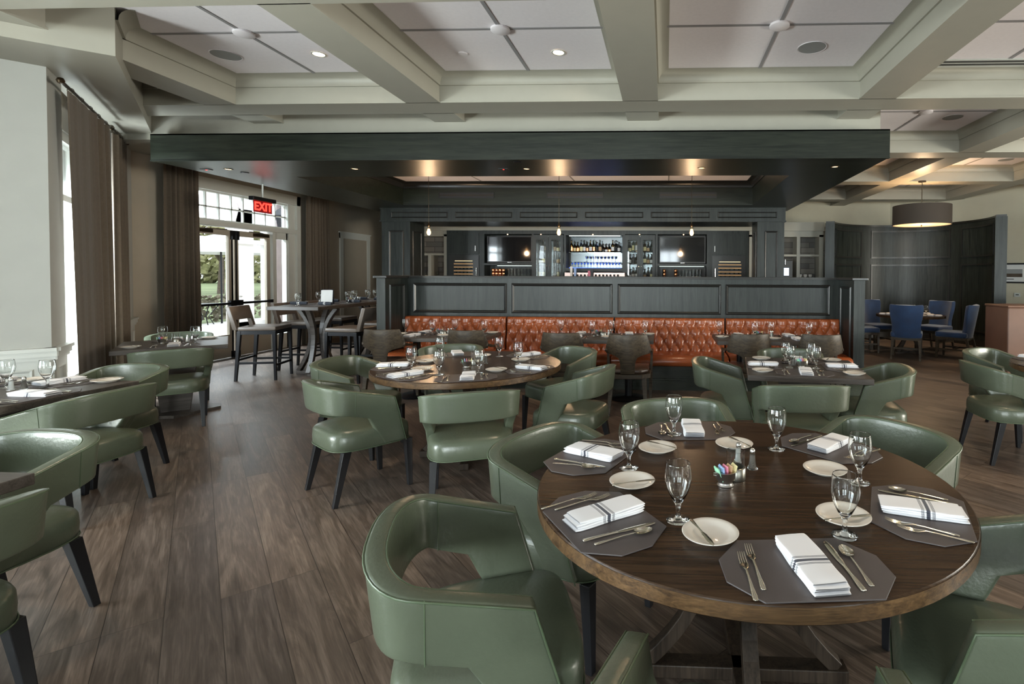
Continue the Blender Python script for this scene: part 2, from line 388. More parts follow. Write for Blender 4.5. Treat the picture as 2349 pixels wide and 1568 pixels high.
BEV = lambda w=0.004, n=2: ('BEVEL', dict(width=w, segments=n, limit_method='ANGLE', angle_limit=math.radians(35)))
def tag(o, label=None, cat=None, group=None, kind=None):
    if label: o['label'] = label
    if cat: o['category'] = cat
    if group: o['group'] = group
    if kind: o['kind'] = kind
    return o
BASES = {}
def thing(name, label, cat, loc=(0, 0, 0), rotz=0.0, group=None):
    o = bpy.data.objects.new(name, None); C.objects.link(o)
    o.empty_display_size = 0.1
    o.location = loc; o.rotation_euler = (0, 0, rotz)
    return tag(o, label, cat, group)
def fixed(name, label, cat, loc, group=None):
    """a thing whose parts are written in room coordinates"""
    o = thing(name, label, cat, loc, 0, group); o['_base'] = loc; FIX.append(o)
    return o
FIX = []
def dup(root, loc, rotz, label, group=None, scale=None):
    def cp(o, par):
        c = o.copy(); C.objects.link(c)
        if par is not None: c.parent = par; KIDS.setdefault(par.name, []).append(c)
        for ch in list(KIDS.get(o.name, ())): cp(ch, c)
        return c
    r = cp(root, None)
    r.location = loc; r.rotation_euler = (0, 0, rotz)
    if scale: r.scale = scale
    r['label'] = label
    if group: r['group'] = group
    return r
KIDS = {}
def struct(name, mb, mat, **kw):
    return tag(mb.build(name, mat, **kw), kind='structure')
def Rz(a, t=(0, 0, 0)): return Matrix.Translation(t) @ Matrix.Rotation(a, 4, 'Z')
# ------------------------------------------------------------ the room shell
A = (-5.30, 4.25); B = (-7.72, 7.20)
m = MB(); m.box(-9.5, 12, -9.5, 15, -0.12, 0.0); struct('floor', m, 'oak_floor')
m = MB(); m.box(-9.0, 12, -9.5, 15, 3.69, 3.85); struct('ceiling', m, 'ceiling_white')

def wallseg(mb, p, q, z0, z1, th=0.18, side=1):
    d = Vector((q[0]-p[0], q[1]-p[1])); l = d.length; a = math.atan2(d.y, d.x)
    M = Matrix.Translation((p[0], p[1], 0)) @ Matrix.Rotation(a, 4, 'Z')
    mb.box(0, l, 0 if side > 0 else -th, th if side > 0 else 0, z0, z1, M)
    return M, l
# left wall near the camera, behind the white pier: three window openings
m = MB()
for z0, z1 in ((0, 0.45), (3.0, 3.69)): m.box(-6.2, -5.95, -9.5, 3.5, z0, z1)
for y0, y1 in ((-9.5, -4.2), (-2.2, -1.3), (2.1, 3.5)): m.box(-6.2, -5.95, y0, y1, 0.45, 3.0)
struct('wall_left', m, 'wall_paint')
# white pier face that ends at corner A, and its return along the bay
m = MB(); m.prism([A, (-6.0, 3.55), (-6.2, 3.5), (-6.45, 3.9), (-5.90, 4.50), (-5.57, 4.58)], 0, 3.69); struct('wall_pier', m, 'wall_paint')
dAB = Vector((B[0]-A[0], B[1]-A[1])); lAB = dAB.length; aAB = math.atan2(dAB.y, dAB.x)
MAB = Matrix.Translation((A[0], A[1], 0)) @ Matrix.Rotation(aAB, 4, 'Z')   # x runs A to B, -y... room is at +y? see below
# with x along A->B the room lies on the -(-y): test side: room centre (0,6) is to the right => local y < 0
m = MB()
m.box(2.45, lAB+0.1, 0, 0.45, 0, 3.69, MAB); m.box(0.3, 0.50, 0.22, 0.45, 0, 3.69, MAB)
m.box(0.50, 2.45, 0.22, 0.45, 0, 0.25, MAB); m.box(0.50, 2.45, 0.22, 0.45, 3.05, 3.69, MAB)
struct('wall_bay', m, 'wall_paint')
# bay window frame with panes
m = MB()
for x0, x1 in ((0.50, 0.58), (1.42, 1.50), (2.37, 2.45)): m.box(x0, x1, 0.24, 0.36, 0.25, 3.05, MAB)
for z0, z1 in ((0.25, 0.35), (2.3, 2.37), (2.95, 3.05)): m.box(0.50, 2.45, 0.24, 0.36, z0, z1, MAB)
wf = struct('window_1', m, 'white_trim')
m = MB(); m.box(0.58, 2.37, 0.295, 0.301, 0.3, 3.0, MAB); p = m.build('pane', 'pane_glass', wf); p.location = -wf.location
# door wall
X = -7.72
m = MB()
m.box(X-0.25, X, 7.12, 7.93, 0, 3.69); m.box(X-0.25, X, 10.55, 15, 0, 3.69); m.box(X-0.25, X, 7.93, 10.55, 3.10, 3.69)
struct('wall_door_side', m, 'wall_tan')
m = MB(); m.box(-8, 12, 14.1, 14.3, 0, 3.69); struct('wall_back', m, 'wall_warm')
m = MB(); m.prism([(6.9, 13.3), (8.1, 12.0), (10.2, 9.7), (12, 9.7), (12, 14.3), (5.9, 14.3), (6.0, 14.1)], 0, 3.69); struct('wall_right_diagonal', m, 'wall_warm')
m = MB()
m.box(10.0, 10.2, -9.5, 1.2, 0, 3.69); m.box(10.0, 10.2, 5.6, 9.8, 0, 3.69); m.box(10.0, 10.2, 1.2, 5.6, 0, 0.5); m.box(10.0, 10.2, 1.2, 5.6, 3.05, 3.69)
struct('wall_right', m, 'wall_tan')
m = MB()
for z0, z1 in ((0, 0.4), (3.1, 3.69)): m.box(-6.2, 10.2, -9.2, -9.0, z0, z1)
for x0, x1 in ((-6.2, -5.3), (-2.3, -0.9), (0.9, 6.5), (9.3, 10.2)): m.box(x0, x1, -9.2, -9.0, 0.4, 3.1)
struct('wall_behind', m, 'wall_paint')
def big_window(k, x0, x1, y):
    m = MB()
    for i in range(4):
        xx = x0+(x1-x0-0.07)*i/3; m.box(xx, xx+0.07, y-0.06, y+0.04, 0.4, 3.1)
    for z in (0.4, 2.25, 3.03): m.box(x0, x1, y-0.06, y+0.04, z, z+0.07)
    w_ = struct('window_%d' % k, m, 'white_trim')
    m = MB(); m.box(x0+.02, x1-.02, y-0.02, y-0.014, 0.42, 3.08); p = m.build('pane', 'pane_glass', w_); p.location = -w_.location
big_window(2, -5.3, -2.3, -9.1); big_window(3, -0.9, 0.9, -9.1); big_window(4, 6.5, 9.3, -9.1)  # last of these added so that its light reaches the door curtain
def side_window(k, y0, y1, x, z0, z1):
    m = MB()
    for i in range(3):
        yy = y0+(y1-y0-0.07)*i/2; m.box(x-0.05, x+0.05, yy, yy+0.07, z0, z1)
    for z in (z0, z1-0.8, z1-0.07): m.box(x-0.05, x+0.05, y0, y1, z, z+0.07)
    w_ = struct('window_%d' % k, m, 'white_trim')
    m = MB(); m.box(x-0.003, x+0.003, y0+.02, y1-.02, z0+.02, z1-.02); p = m.build('pane', 'pane_glass', w_); p.location = -w_.location
side_window(5, -1.3, 2.1, -6.08, 0.45, 3.0); side_window(6, -4.2, -2.2, -6.08, 0.45, 3.0); side_window(7, 1.2, 5.6, 10.1, 0.5, 3.05)

# header soffit that follows the left walls (dropped ceiling over the bay)
inner = [(-5.6, -9.4), (-5.6, 3.15), (-4.86, 3.76), (-4.47, 4.06), (-6.98, 6.86), (-7.35, 7.5), (-7.35, 14.2)]
outer = [(-7.9, 14.2), (-7.9, 7.2), (-5.5, 4.4), (-6.1, 3.6), (-6.1, -9.4)]
m = MB(); m.prism(inner+outer, 3.28, 3.688); struct('trim_1', m, 'cream_trim')
# white wainscot below the chair rail on the pier, the rail and its cap
def along(p, q): 
    d = Vector((q[0]-p[0], q[1]-p[1])); return Matrix.Translation((p[0], p[1], 0)) @ Matrix.Rotation(math.atan2(d.y, d.x), 4, 'Z'), d.length
MP, lp = along((-6.0, 3.55), A)
m = MB()
for M_, l0, l1 in ((MP, 0, lp+0.035), (MAB, -0.03, 0.40), (MAB, 2.46, lAB)):
    m.box(l0, l1, -0.045, 0, 0.80, 0.845, M_); m.box(l0, l1, -0.06, 0, 0.845, 0.875, M_); m.box(l0, l1, -0.03, 0, 0.77, 0.80, M_)
m.prism([(A[0]+0.05, A[1]+0.0), (A[0], A[1]+0.03), (A[0]-0.04, A[1]), (A[0], A[1]-0.06)], 0.845, 0.875)
struct('trim_2', m, 'white_trim')
m = MB()
for M_, l0, l1 in ((MP, 0, lp), (MAB, 0, 0.40), (MAB, 2.46, lAB)):
    m.box(l0, l1, -0.012, 0, 0.0, 0.77, M_); m.box(l0, l1, -0.03, 0, 0.0, 0.15, M_)
    m.mould(l0+0.08, l1-0.10, 0.22, 0.70, -0.012, 0.03, 0.014, M_)
struct('baseboard_left', m, 'white_trim')

# coffered ceiling: beams, coves
XB = [-4.95, -2.65, -0.275, 2.225, 4.6, 7.0, 9.4]; YB = [-8.87, -6.43, -3.99, -1.55, 0.89, 3.335, 5.77, 8.21, 10.65, 13.1]
hw = 0.178
m = MB()
for x in XB:
    segs = [(-9, 6.35)] if x < 2.3 else [(-9, 14.1)]
    for y0, y1 in segs:
        ys = [y0]+[v for y in YB if y0 < y < y1 for v in (y-hw-0.0, y+hw)]+[y1]
        for a_, b_ in zip(ys[::2], ys[1::2]):
            if b_-a_ > 0.02:
                m.box(x-hw, x+hw, a_, b_, 3.39, 3.69)
                m.box(x-hw-0.012, x-hw, a_, b_, 3.39, 3.405); m.box(x+hw, x+hw+0.012, a_, b_, 3.39, 3.405)
struct('trim_3', m, 'cream_trim')
m = MB()
for y in YB:
    x0 = -7.5 if y < 6 else 2.55
    m.box(x0, 10.1, y-hw, y+hw, 3.39, 3.69)
    m.box(x0, 10.1, y-hw-0.012, y-hw, 3.39, 3.405); m.box(x0, 10.1, y+hw, y+hw+0.012, 3.39, 3.405)
struct('trim_4', m, 'cream_trim')
def cove(m, x0, x1, y0, y1, zb=3.575, zt=3.688, w_=0.12):
    prof = []
    for k in range(6):
        a = PI/2*k/5; prof.append((w_*(1-math.cos(a)), zb+0.012+(zt-zb-0.012)*math.sin(a)))
    prof = [(0, zb), (0.02, zb)]+[(0.02+p[0]*0.85, p[1]) for p in prof]
    rings = [[(x0+i, y0+i, z), (x1-i, y0+i, z), (x1-i, y1-i, z), (x0+i, y1-i, z)] for i, z in prof]
    vs = [p for r in rings for p in r]; fs = []
    for r in range(len(rings)-1):
        for i in range(4):
            j = (i+1) % 4; fs.append((r*4+i, r*4+j, (r+1)*4+j, (r+1)*4+i))
    m.add(vs, fs)
XE = [-7.25+0]+XB+[10.0+hw]
m = MB(); seam = MB(); med = []
for i in range(len(XE)-1):
    for j in range(len(YB)-1):
        x0, x1, y0, y1 = XE[i]+hw, XE[i+1]-hw, YB[j]+hw, YB[j+1]-hw
        if x0 > 9: continue
        if y0 > 5.8 and x0 < 2.3:
            continue
        cove(m, x0, x1, y0, y1)
        cx_, cy_ = (x0+x1)/2, (y0+y1)/2
        seam.box(cx_-0.016, cx_+0.016, y0+.1, y1-.1, 3.685, 3.6895); seam.box(x0+.1, x1-.1, cy_-0.016, cy_+0.016, 3.685, 3.6895)
        if y0 > 0 or True: med.append((cx_, cy_))
struct('trim_5', m, 'cream_trim', smooth=40)
struct('trim_6', seam, 'ceiling_seam')
ORD = ['first', 'second', 'third', 'fourth', 'fifth', 'sixth', 'seventh', 'eighth', 'ninth', 'tenth', 'eleventh', 'twelfth', 'thirteenth', 'fourteenth', 'fifteenth', 'sixteenth', 'seventeenth', 'eighteenth', 'nineteenth', 'twentieth']
rows = {}
for x, y in med:
    if y < 2.9 or x < -6.5 or y > 11.5: continue
    r_ = {4: 'in front of the dark canopy', 6: 'in the aisle right of the canopy', 9: 'near the drum lamp'}[int(y)]
    k = rows[r_] = rows.get(r_, -1)+1
    m = MB(); m.lathe([(0.0, -0.018), (0.08, -0.018), (0.085, -0.014), (0.085, 0.004)], 24)
    o = m.build('ceiling_medallion', 'ceiling_white', loc=(x, y, 3.684), smooth=40)
    tag(o, 'round white ceiling medallion %s, %s from the left' % (r_, ORD[k]), 'medallion', 'round ceiling medallions')
# bulkhead above the dark canopy
m = MB(); m.box(-7.5, 2.55, 6.3, 6.5, 3.2, 3.69); m.box(2.35, 2.55, 6.5, 14.1, 3.2, 3.69)
m.box(-7.5, 2.36, 6.5, 7.1, 3.40, 3.44); m.box(-7.5, 2.36, 10.25, 14.1, 3.40, 3.44); m.box(-7.5, -5.25, 7.1, 10.25, 3.40, 3.44); m.box(1.72, 2.36, 7.1, 10.25, 3.40, 3.44)
struct('trim_7', m, 'cream_trim')
# cove along the diagonal header
m = MB(); M_, l_ = along((-4.47, 4.06), (-6.98, 6.86))
def cov(i):
    return None
prof = [(0, 3.575), (-0.02, 3.575)]+[(-0.02-0.10*(1-math.cos(PI/2*k/5)), 3.587+0.101*math.sin(PI/2*k/5)) for k in range(6)]
vs = [(xx, y, z) for y, z in prof for xx in (0, 1.25)]
m.add(vs, [(2*k, 2*k+1, 2*k+3, 2*k+2) for k in range(len(prof)-1)], M_)
struct('trim_8', m, 'cream_trim', smooth=40)

# ------------------------------------------------------------ entrance doors with transom
m = MB()
Y0, Y1 = 7.93, 10.55
m.box(X-0.22, X+0.03, Y0-0.1, Y0, 0, 3.12); m.box(X-0.22, X+0.03, Y1-0.02, Y1+0.09, 0, 3.12)
m.box(X-0.22, X+0.03, Y0-0.1, Y1+0.09, 2.93, 3.12)                      # head casing
m.box(X-0.16, X+0.05, Y0, Y1, 2.33, 2.42)                               # transom bar
m.box(X-0.16, X-0.02, 8.13, 8.2, 0, 2.34); m.box(X-0.16, X-0.02, 9.92, 10.0, 0, 2.34); m.box(X-0.16, X-0.02, 10.34, 10.53, 0, 2.93)
n_ = 9
for k in range(n_+1):
    yy = Y0+0.02+(10.32-Y0-0.05)*k/n_; m.box(X-0.10, X-0.06, yy, yy+0.022, 2.42, 2.93)
m.box(X-0.10, X-0.06, Y0, 10.34, 2.645, 2.67); m.box(X-0.12, X-0.04, Y0, 10.34, 2.42, 2.45); m.box(X-0.12, X-0.04, Y0, 10.34, 2.90, 2.93)
for ya, yb in ((7.95, 8.13), (10.0, 10.34)):                            # sidelights
    m.box(X-0.12, X-0.04, ya, ya+0.035, 0, 2.34); m.box(X-0.12, X-0.04, yb-0.035, yb, 0, 2.34); m.box(X-0.12, X-0.04, ya, yb, 0, 0.3); m.box(X-0.12, X-0.04, ya, yb, 2.2, 2.34)
wf = struct('window_8', m, 'white_trim')
m = MB(); m.box(X-0.083, X-0.078, Y0, 10.34, 2.43, 2.92); m.box(X-0.083, X-0.078, 7.98, 8.10, 0.3, 2.2); m.box(X-0.083, X-0.078, 10.03, 10.31, 0.3, 2.2)
p = m.build('pane', 'pane_glass', wf); p.location = -wf.location
for k, (ya, yb, hs) in enumerate(((8.21, 9.03, 1), (9.06, 9.91, -1))):
    m = MB()
    m.box(X-0.12, X-0.07, ya, ya+0.09, 0.01, 2.29); m.box(X-0.12, X-0.07, yb-0.09, yb, 0.01, 2.29)
    m.box(X-0.12, X-0.07, ya+0.09, yb-0.09, 0.01, 0.42); m.box(X-0.12, X-0.07, ya+0.09, yb-0.09, 2.19, 2.29)
    d = struct('door_%d' % (k+1), m, 'wall_tan')
    def sub(name, mb, mat):
        o = mb.build(name, mat, d); o.location = -d.location; return o
    m = MB(); m.box(X-0.098, X-0.092, ya+0.09, yb-0.09, 0.42, 2.19); sub('pane', m, 'pane_glass')
    m = MB(); ye = yb if k == 0 else ya
    m.box(X-0.07, X-0.02, ya+0.0, yb-0.0, 0.955, 0.995); m.box(X-0.07, X-0.01, (ye-0.12) if k == 0 else ye, ye if k == 0 else ye+0.12, 0.92, 1.03)
    m.box(X-0.07, X-0.01, ya if k == 0 else yb-0.06, ya+0.06 if k == 0 else yb, 0.945, 1.005)
    s_ = (yb-0.03) if k == 0 else (ya+0.03)
    m.box(X-0.07, X-0.055, s_-0.01, s_+0.01, 0.05, 2.25); m.box(X-0.07, X-0.02, s_-0.03, s_+0.03, 0.0, 0.12); m.box(X-0.07, X-0.02, s_-0.03, s_+0.03, 2.12, 2.28)
    sub('push_bar', m, 'black_metal')
    m = MB(); yc = ya+0.02 if k == 0 else yb-0.42
    m.box(X-0.07, X-0.02, yc, yc+0.34, 2.21, 2.27); m.tube([(X-0.03, yc+0.2, 2.28), (X+0.02, yc+0.45, 2.285), (X-0.02, yc+0.62, 2.29)] if k == 0 else [(X-0.03, yc+0.2, 2.28), (X+0.02, yc+0.05, 2.285), (X-0.02, yc-0.15, 2.29)], 0.008, 6)
    sub('door_closer', m, 'bronze')
# closed cased opening further along the same wall
m = MB(); m.box(X, X+0.03, 11.97, 12.09, 0, 2.50); m.box(X, X+0.03, 13.09, 13.21, 0, 2.50); m.box(X, X+0.035, 11.97, 13.21, 2.36, 2.50)
m.box(X, X+0.045, 11.94, 13.24, 2.49, 2.52)
d = struct('door_3', m, 'white_trim')
m = MB(); m.box(X, X+0.008, 12.09, 13.09, 0.02, 2.36); m.mould(0, 1, 0, 1, 0); m = MB(); m.box(X, X+0.008, 12.09, 13.09, 0.02, 2.36)
o = m.build('door_panel', 'wall_tan', d); o.location = -d.location

# curtains
def curtain(p, q, z0, z1, folds, amp, label, seed=0, flat=0.0, lean=0.0):
    M_, l_ = along(p, q); rnd = random.Random(seed); ph = [rnd.uniform(-.5, .5) for _ in range(40)]
    def fn(u, v):
        a = amp*(1-0.35*v)
        uu = u*l_
        k = u*folds*2*PI
        off = a*math.sin(k+ph[int(u*8)]*0.3)+a*0.3*math.sin(2.3*k+1)
        if u < flat: off *= 0.15
        sq = 1.0-0.06*v
        return (l_/2+(uu-l_/2)*sq+lean*(1-v)*(1-u), off-0.0, z0+(z1-z0)*v)
    m = MB(); m.grid(fn, int(folds*14)+10, 10, M_)
    t = fixed('curtain', label, 'curtain', ((p[0]+q[0])/2, (p[1]+q[1])/2, z0), 'taupe floor length curtains')
    m.build('cloth', 'curtain_cloth', t, smooth=60, mods=[('SOLIDIFY', dict(thickness=0.012))])
    m = MB(); m.tube([(-0.12, 0, z1+0.035), (l_+0.12, 0, z1+0.035)], 0.014, 8, M=M_)
    for e in (-0.13, l_+0.13): m.lathe([(0, -0.03), (0.02, -0.022), (0.03, 0), (0.02, 0.022), (0, 0.03)], 10, M_ @ Matrix.Translation((e, 0, z1+0.035)))
    m.build('curtain_rod', 'bronze', t, smooth=40)
    m = MB()
    for k in range(max(3, int(folds))):
        xx = l_*(k+0.5)/max(3, int(folds)); pts = [(xx, 0.022*math.cos(a), z1+0.03+0.022*math.sin(a)) for a in [2*PI*i/10 for i in range(10)]]
        m.tube(pts, 0.003, 5, closed=True, M=M_)
    m.build('curtain_ring', 'bronze', t)
nv = Vector((math.sin(aAB), -math.cos(aAB)))   # into the room
def onAB(s_, off): return (A[0]+math.cos(aAB)*s_+nv.x*off, A[1]+math.sin(aAB)*s_+nv.y*off)
if nv.dot(Vector((0-A[0], 6-A[1]))) < 0: nv = -nv
curtain(onAB(0.10, 0.09), onAB(1.66, 0.11), 0.02, 3.14, 5, 0.035, 'wide taupe curtain beside the white pier, nearest the camera', 3, 0.5, 0.30)
curtain(onAB(2.08, 0.09), onAB(2.74, 0.09), 0.02, 3.18, 6, 0.035, 'narrow taupe curtain on the far side of the bay window', 4)
curtain((-7.55, 7.52), (-7.55, 8.10), 0.02, 3.20, 6, 0.04, 'taupe curtain on the left of the glazed exit doors', 5)
curtain((-7.55, 10.62), (-7.55, 11.35), 0.02, 3.16, 7, 0.04, 'taupe curtain on the right of the glazed exit doors', 6)

# ------------------------------------------------------------ outside
m = MB(); m.box(-140, -14, -30, 150, -0.25, -0.2); tag(m.build('lawn', 'lawn'), kind='structure')
m = MB(); m.box(-14, -7.97, 1, 20, -0.15, -0.03); tag(m.build('patio', 'patio'), kind='structure')
m = MB()
for y0, y1 in ((11.33, 11.95), (12.34, 14.6)): m.box(-9.95, -9.8, y0, y1, 0, 3.0)
m.box(-9.95, -9.8, 8.2, 14, 2.55, 3.0); m.box(-9.97, -9.78, 8.2, 14, 2.2, 2.3); m.box(-9.95, -9.8, 8.2, 14, 0, 0.38)
m.box(-9.8, -9.1, 10.55, 10.65, 3.3, 3.4); m.box(-9.8, -9.1, 12.05, 12.15, 3.3, 3.4); m.box(-9.95, -9.8, 8.2, 14, 3.0, 3.4)
t = fixed('porch_screen', 'white painted porch wall with door openings seen outside through the glazed doors', 'porch', (-9.9, 11, 0))
m.build('wall_panel', 'porch_white', t)
for yy in (11.38, 11.50):
    m = MB(); m.tube([(-9.78, yy, 0.98), (-9.74, yy, 0.98)], 0.02, 8); m.tube([(-9.74, yy-0.04, 0.98), (-9.74, yy+0.04, 0.98)], 0.009, 6); m.build('lever_handle', 'steel', t)
m = MB(); m.box(-9.7, -9.45, 12.22, 12.42, -0.03, 3.2); tag(m.build('porch_post', 'porch_stone'), 'brown square porch post standing outside the right glazed door', 'post')
def lantern(x, y, z, label, mat):
    t = thing('porch_lantern', label, 'lantern', (x, y, z), 0, 'lanterns outside the transom window')
    m = MB(); m.lathe([(0.10, 0.0), (0.16, 0.28), (0.17, 0.28)], 6); m.build('lantern_body', mat, t)
    m = MB(); m.lathe([(0.18, 0.28), (0.13, 0.40), (0.04, 0.46), (0.03, 0.5), (0.0, 0.52)], 6); m.build('lantern_cap', 'porch_stone' if mat == 'porch_white' else 'black_metal', t)
    m = MB(); m.tube([(0, 0, 0.5), (0, 0, 3.302-z)], 0.01, 6); m.build('chain', 'black_metal', t)
lantern(-9.2, 10.6, 2.62, 'pale porch lantern seen through the left panes of the transom', 'porch_white')
lantern(-9.2, 12.1, 2.62, 'dark porch lantern seen through the transom behind the exit sign', 'black_metal')
def tree(x, y, h, r, label, seed, mat='leaf'):
    rnd = random.Random(seed)
    t = thing('tree', label, 'tree', (x, y, -0.2), 0, 'trees beyond the lawn')
    m = MB(); m.tube([(0, 0, 0), (0.1, 0, h*0.3), (0, 0.1, h*0.6)], [0.25, 0.18, 0.1], 8)
    for k in range(6):
        a = rnd.uniform(0, 2*PI); m.tube([(0, 0, h*0.35), (r*0.4*math.cos(a), r*0.4*math.sin(a), h*0.6), (r*0.7*math.cos(a), r*0.7*math.sin(a), h*0.8)], [0.09, 0.05, 0.02], 6)
    m.build('trunk', 'bark', t)
    m = MB()
    for k in range(900):
        a = rnd.uniform(0, 2*PI); b_ = math.acos(rnd.uniform(-0.75, 1)); rr = r*rnd.uniform(0.55, 1.0)
        c = Vector((rr*math.sin(b_)*math.cos(a), rr*math.sin(b_)*math.sin(a), h*0.66+rr*0.75*math.cos(b_)))
        s_ = rnd.uniform(0.12, 0.34); u = Vector((rnd.gauss(0, 1), rnd.gauss(0, 1), rnd.gauss(0, 1))).normalized(); v = u.orthogonal().normalized()
        m.add([c+u*s_, c+v*s_, c-u*s_, c-v*s_], [(0, 1, 2, 3)])
    m.build('foliage', mat, t)
tree(-36, 40.5, 7.5, 3.8, 'yellow green tree beyond the lawn, seen through the left glazed door', 1)
tree(-38, 47.5, 8.5, 4.6, 'rusty leaved tree beyond the lawn, seen through the right glazed door', 2, 'leaf_rust')
tree(-62, 73, 8, 5, 'tall green tree standing behind the other two beyond the lawn', 8)
tree(-52, 72, 8, 5, 'green tree at the far right of the lawn', 9)
m = MB(); rnd = random.Random(15)
for k in range(5000):
    q = rnd.random(); c = Vector((-95+60*q+rnd.uniform(-3, 3), 60+55*q+rnd.uniform(-3, 3), rnd.uniform(-0.1, 5.0)*(0.75+0.25*math.sin(q*40)))); s_ = rnd.uniform(.3, .7)
    u = Vector((rnd.gauss(0, 1), rnd.gauss(0, 1), rnd.gauss(0, 1))).normalized(); v = u.orthogonal().normalized(); m.add([c+u*s_, c+v*s_, c-u*s_, c-v*s_], [(0, 1, 2, 3)])
tag(m.build('distant_woodland', 'leaf'), 'distant line of pale woodland beyond the lawn', 'woodland', kind='stuff')
m = MB(); rnd = random.Random(5)
for k in range(1500):
    c = Vector((-15.5+rnd.uniform(-.5, .5), rnd.uniform(8, 24), rnd.uniform(-0.1, 0.75))); s_ = 0.09
    u = Vector((rnd.gauss(0, 1), rnd.gauss(0, 1), rnd.gauss(0, 1))).normalized(); v = u.orthogonal().normalized(); m.add([c+u*s_, c+v*s_, c-u*s_, c-v*s_], [(0, 1, 2, 3)])
tag(m.build('hedge', 'hedge_twigs'), 'low leafy hedge at the edge of the patio outside', 'hedge')
m = MB()
for k in range(3):
    x, y = -12.2, 10.2+k*1.5
    m = MB(); m.lathe([(0.0, 0.70), (0.38, 0.70), (0.38, 0.73), (0.0, 0.73)], 16)
    for a in range(4): m.tube([(0.3*math.cos(a*PI/2+.4), 0.3*math.sin(a*PI/2+.4), 0), (0.1*math.cos(a*PI/2+.4), 0.1*math.sin(a*PI/2+.4), 0.4), (0.32*math.cos(a*PI/2+.4), 0.32*math.sin(a*PI/2+.4), 0.7)], 0.012, 6)
    tag(m.build('patio_table', 'black_metal', loc=(x, y, -0.03)), 'black metal patio table outside the doors, %s from the left' % ('first', 'second', 'third')[k], 'table', 'patio tables')
t = thing('patio_umbrella', 'white patio umbrella seen through the left glazed door', 'umbrella', (-13.4, 15.1, -0.03))
m = MB(); m.lathe([(1.6, 2.15), (0.8, 2.5), (0.0, 2.75)], 8, cap0=False); m.build('canopy', 'porch_white', t, mods=[('SOLIDIFY', dict(thickness=0.02))])
m = MB(); m.tube([(0, 0, 0), (0, 0, 2.7)], 0.025, 8); m.build('pole', 'black_metal', t)
# ------------------------------------------------------------ dark wood canopy over the bar
t = fixed('bar_canopy', 'dark stained oak canopy hanging over the bar', 'canopy', (-1.86, 8.6, 2.66))
X0, X1, YF, YBk = -6.29, 2.58, 6.10, 11.15
ox0, ox1, oy0, oy1 = -5.23, 1.69, 7.16, 10.15
m = MB(); m.box(X0, X1, YF, YF+0.03, 2.89, 3.215); m.box(X0, X1, YF-0.01, YF+0.04, 2.882, 2.892)
m.build('front_fascia', 'millwork_long', t)
m = MB(); m.box(X0, X0+0.03, YF+0.03, YBk, 2.89, 3.215); m.box(X1-0.03, X1, YF+0.03, YBk, 2.89, 3.215); m.build('side_fascia', 'millwork_long', t)
m = MB(); m.box(X0+.03, X1-.03, YF+.03, oy0, 2.89, 2.92); m.box(X0+.03, X1-.03, oy1, YBk, 2.89, 2.92); m.box(X0+.03, ox0, oy0, oy1, 2.89, 2.92); m.box(ox1, X1-.03, oy0, oy1, 2.89, 2.92)
m.box(X0, X1, YF, YF+0.8, 3.20, 3.215)
m.build('soffit', 'millwork_long', t)
m = MB(); m.box(ox0, ox1, oy1, oy1+0.03, 2.92, 3.45); m.box(ox0, ox1, oy0-.03, oy0, 2.92, 3.45); m.box(ox0-.03, ox0, oy0-.03, oy1+.03, 2.92, 3.45); m.box(ox1, ox1+.03, oy0-.03, oy1+.03, 2.92, 3.45)
m.build('inner_fascia', 'millwork_long', t)
m = MB(); cove(m, ox0, ox1, oy0, oy1, 3.22, 3.338, 0.13); m.build('crown_moulding', 'millwork_trim', t, smooth=40)
m = MB(); m.box(ox0, ox1, oy0, oy1, 3.34, 3.37); m.build('ceiling_panel', 'ceiling_white', t)
m = MB()
for k in (1, 2, 3): x = ox0+(ox1-ox0)*k/4+0.1*(k-2); m.box(x-0.012, x+0.012, oy0+.1, oy1-.1, 3.336, 3.341)
m.build('seam_strip', 'ceiling_seam', t)
# header with panels over the bar, and the two square pillars
t = fixed('bar_header', 'dark panelled header beam spanning the two bar pillars', 'header', (-1.75, 11, 2.6))
hy = 10.55
m = MB(); m.box(-5.92, 2.42, hy, hy+1.05, 2.61, 2.888); m.box(-5.93, 2.43, hy-0.03, hy+1.06, 2.60, 2.625); m.box(-5.93, 2.43, hy-0.015, hy, 2.86, 2.888)
m.build('beam_box', 'millwork', t)
for k in range(6):
    xa = -5.75+8.1*k/6
    m = MB(); m.mould(xa+0.06, xa+1.25, 2.68, 2.80, hy-0.002, 0.022, 0.014); m.build('panel_moulding', 'millwork_trim', t)
for k, (xa, xb) in enumerate(((-5.90, -5.30), (1.86, 2.40))):
    side = ('left', 'right')[k]
    t = fixed('bar_pillar', 'square dark panelled pillar at the %s end of the bar' % side, 'pillar', ((xa+xb)/2, hy+.3, 0), 'bar pillars')
    m = MB(); m.box(xa, xb, hy+0.01, hy+0.65, 0, 2.60); m.box(xa-.015, xb+.015, hy-.005, hy+.66, 0, 0.2); m.build('shaft', 'millwork', t)
    m = MB(); m.mould(xa+0.15, xb-0.13, 0.4, 2.42, hy+0.008, 0.035, 0.02)
    ms = Matrix.Translation((xb if k == 0 else xa, hy+0.32, 0)) @ Matrix.Rotation(PI/2 if k == 0 else -PI/2, 4, 'Z')
    m.mould(-0.2, 0.2, 0.4, 2.42, 0, 0.03, 0.015, ms); m.build('panel_moulding', 'millwork_trim', t)
# bar counter behind the partition
t = fixed('bar_counter', 'dark bar counter below the canopy behind the partition', 'counter', (-1.75, 9.2, 0))
m = MB(); m.box(-4.0, 1.5, 9.15, 9.6, 0, 1.02); m.build('counter_body', 'millwork', t)
m = MB(); m.box(-4.08, 1.6, 8.95, 9.7, 1.02, 1.07); m.build('counter_top', 'millwork_trim', t, mods=[BEV(.008)])
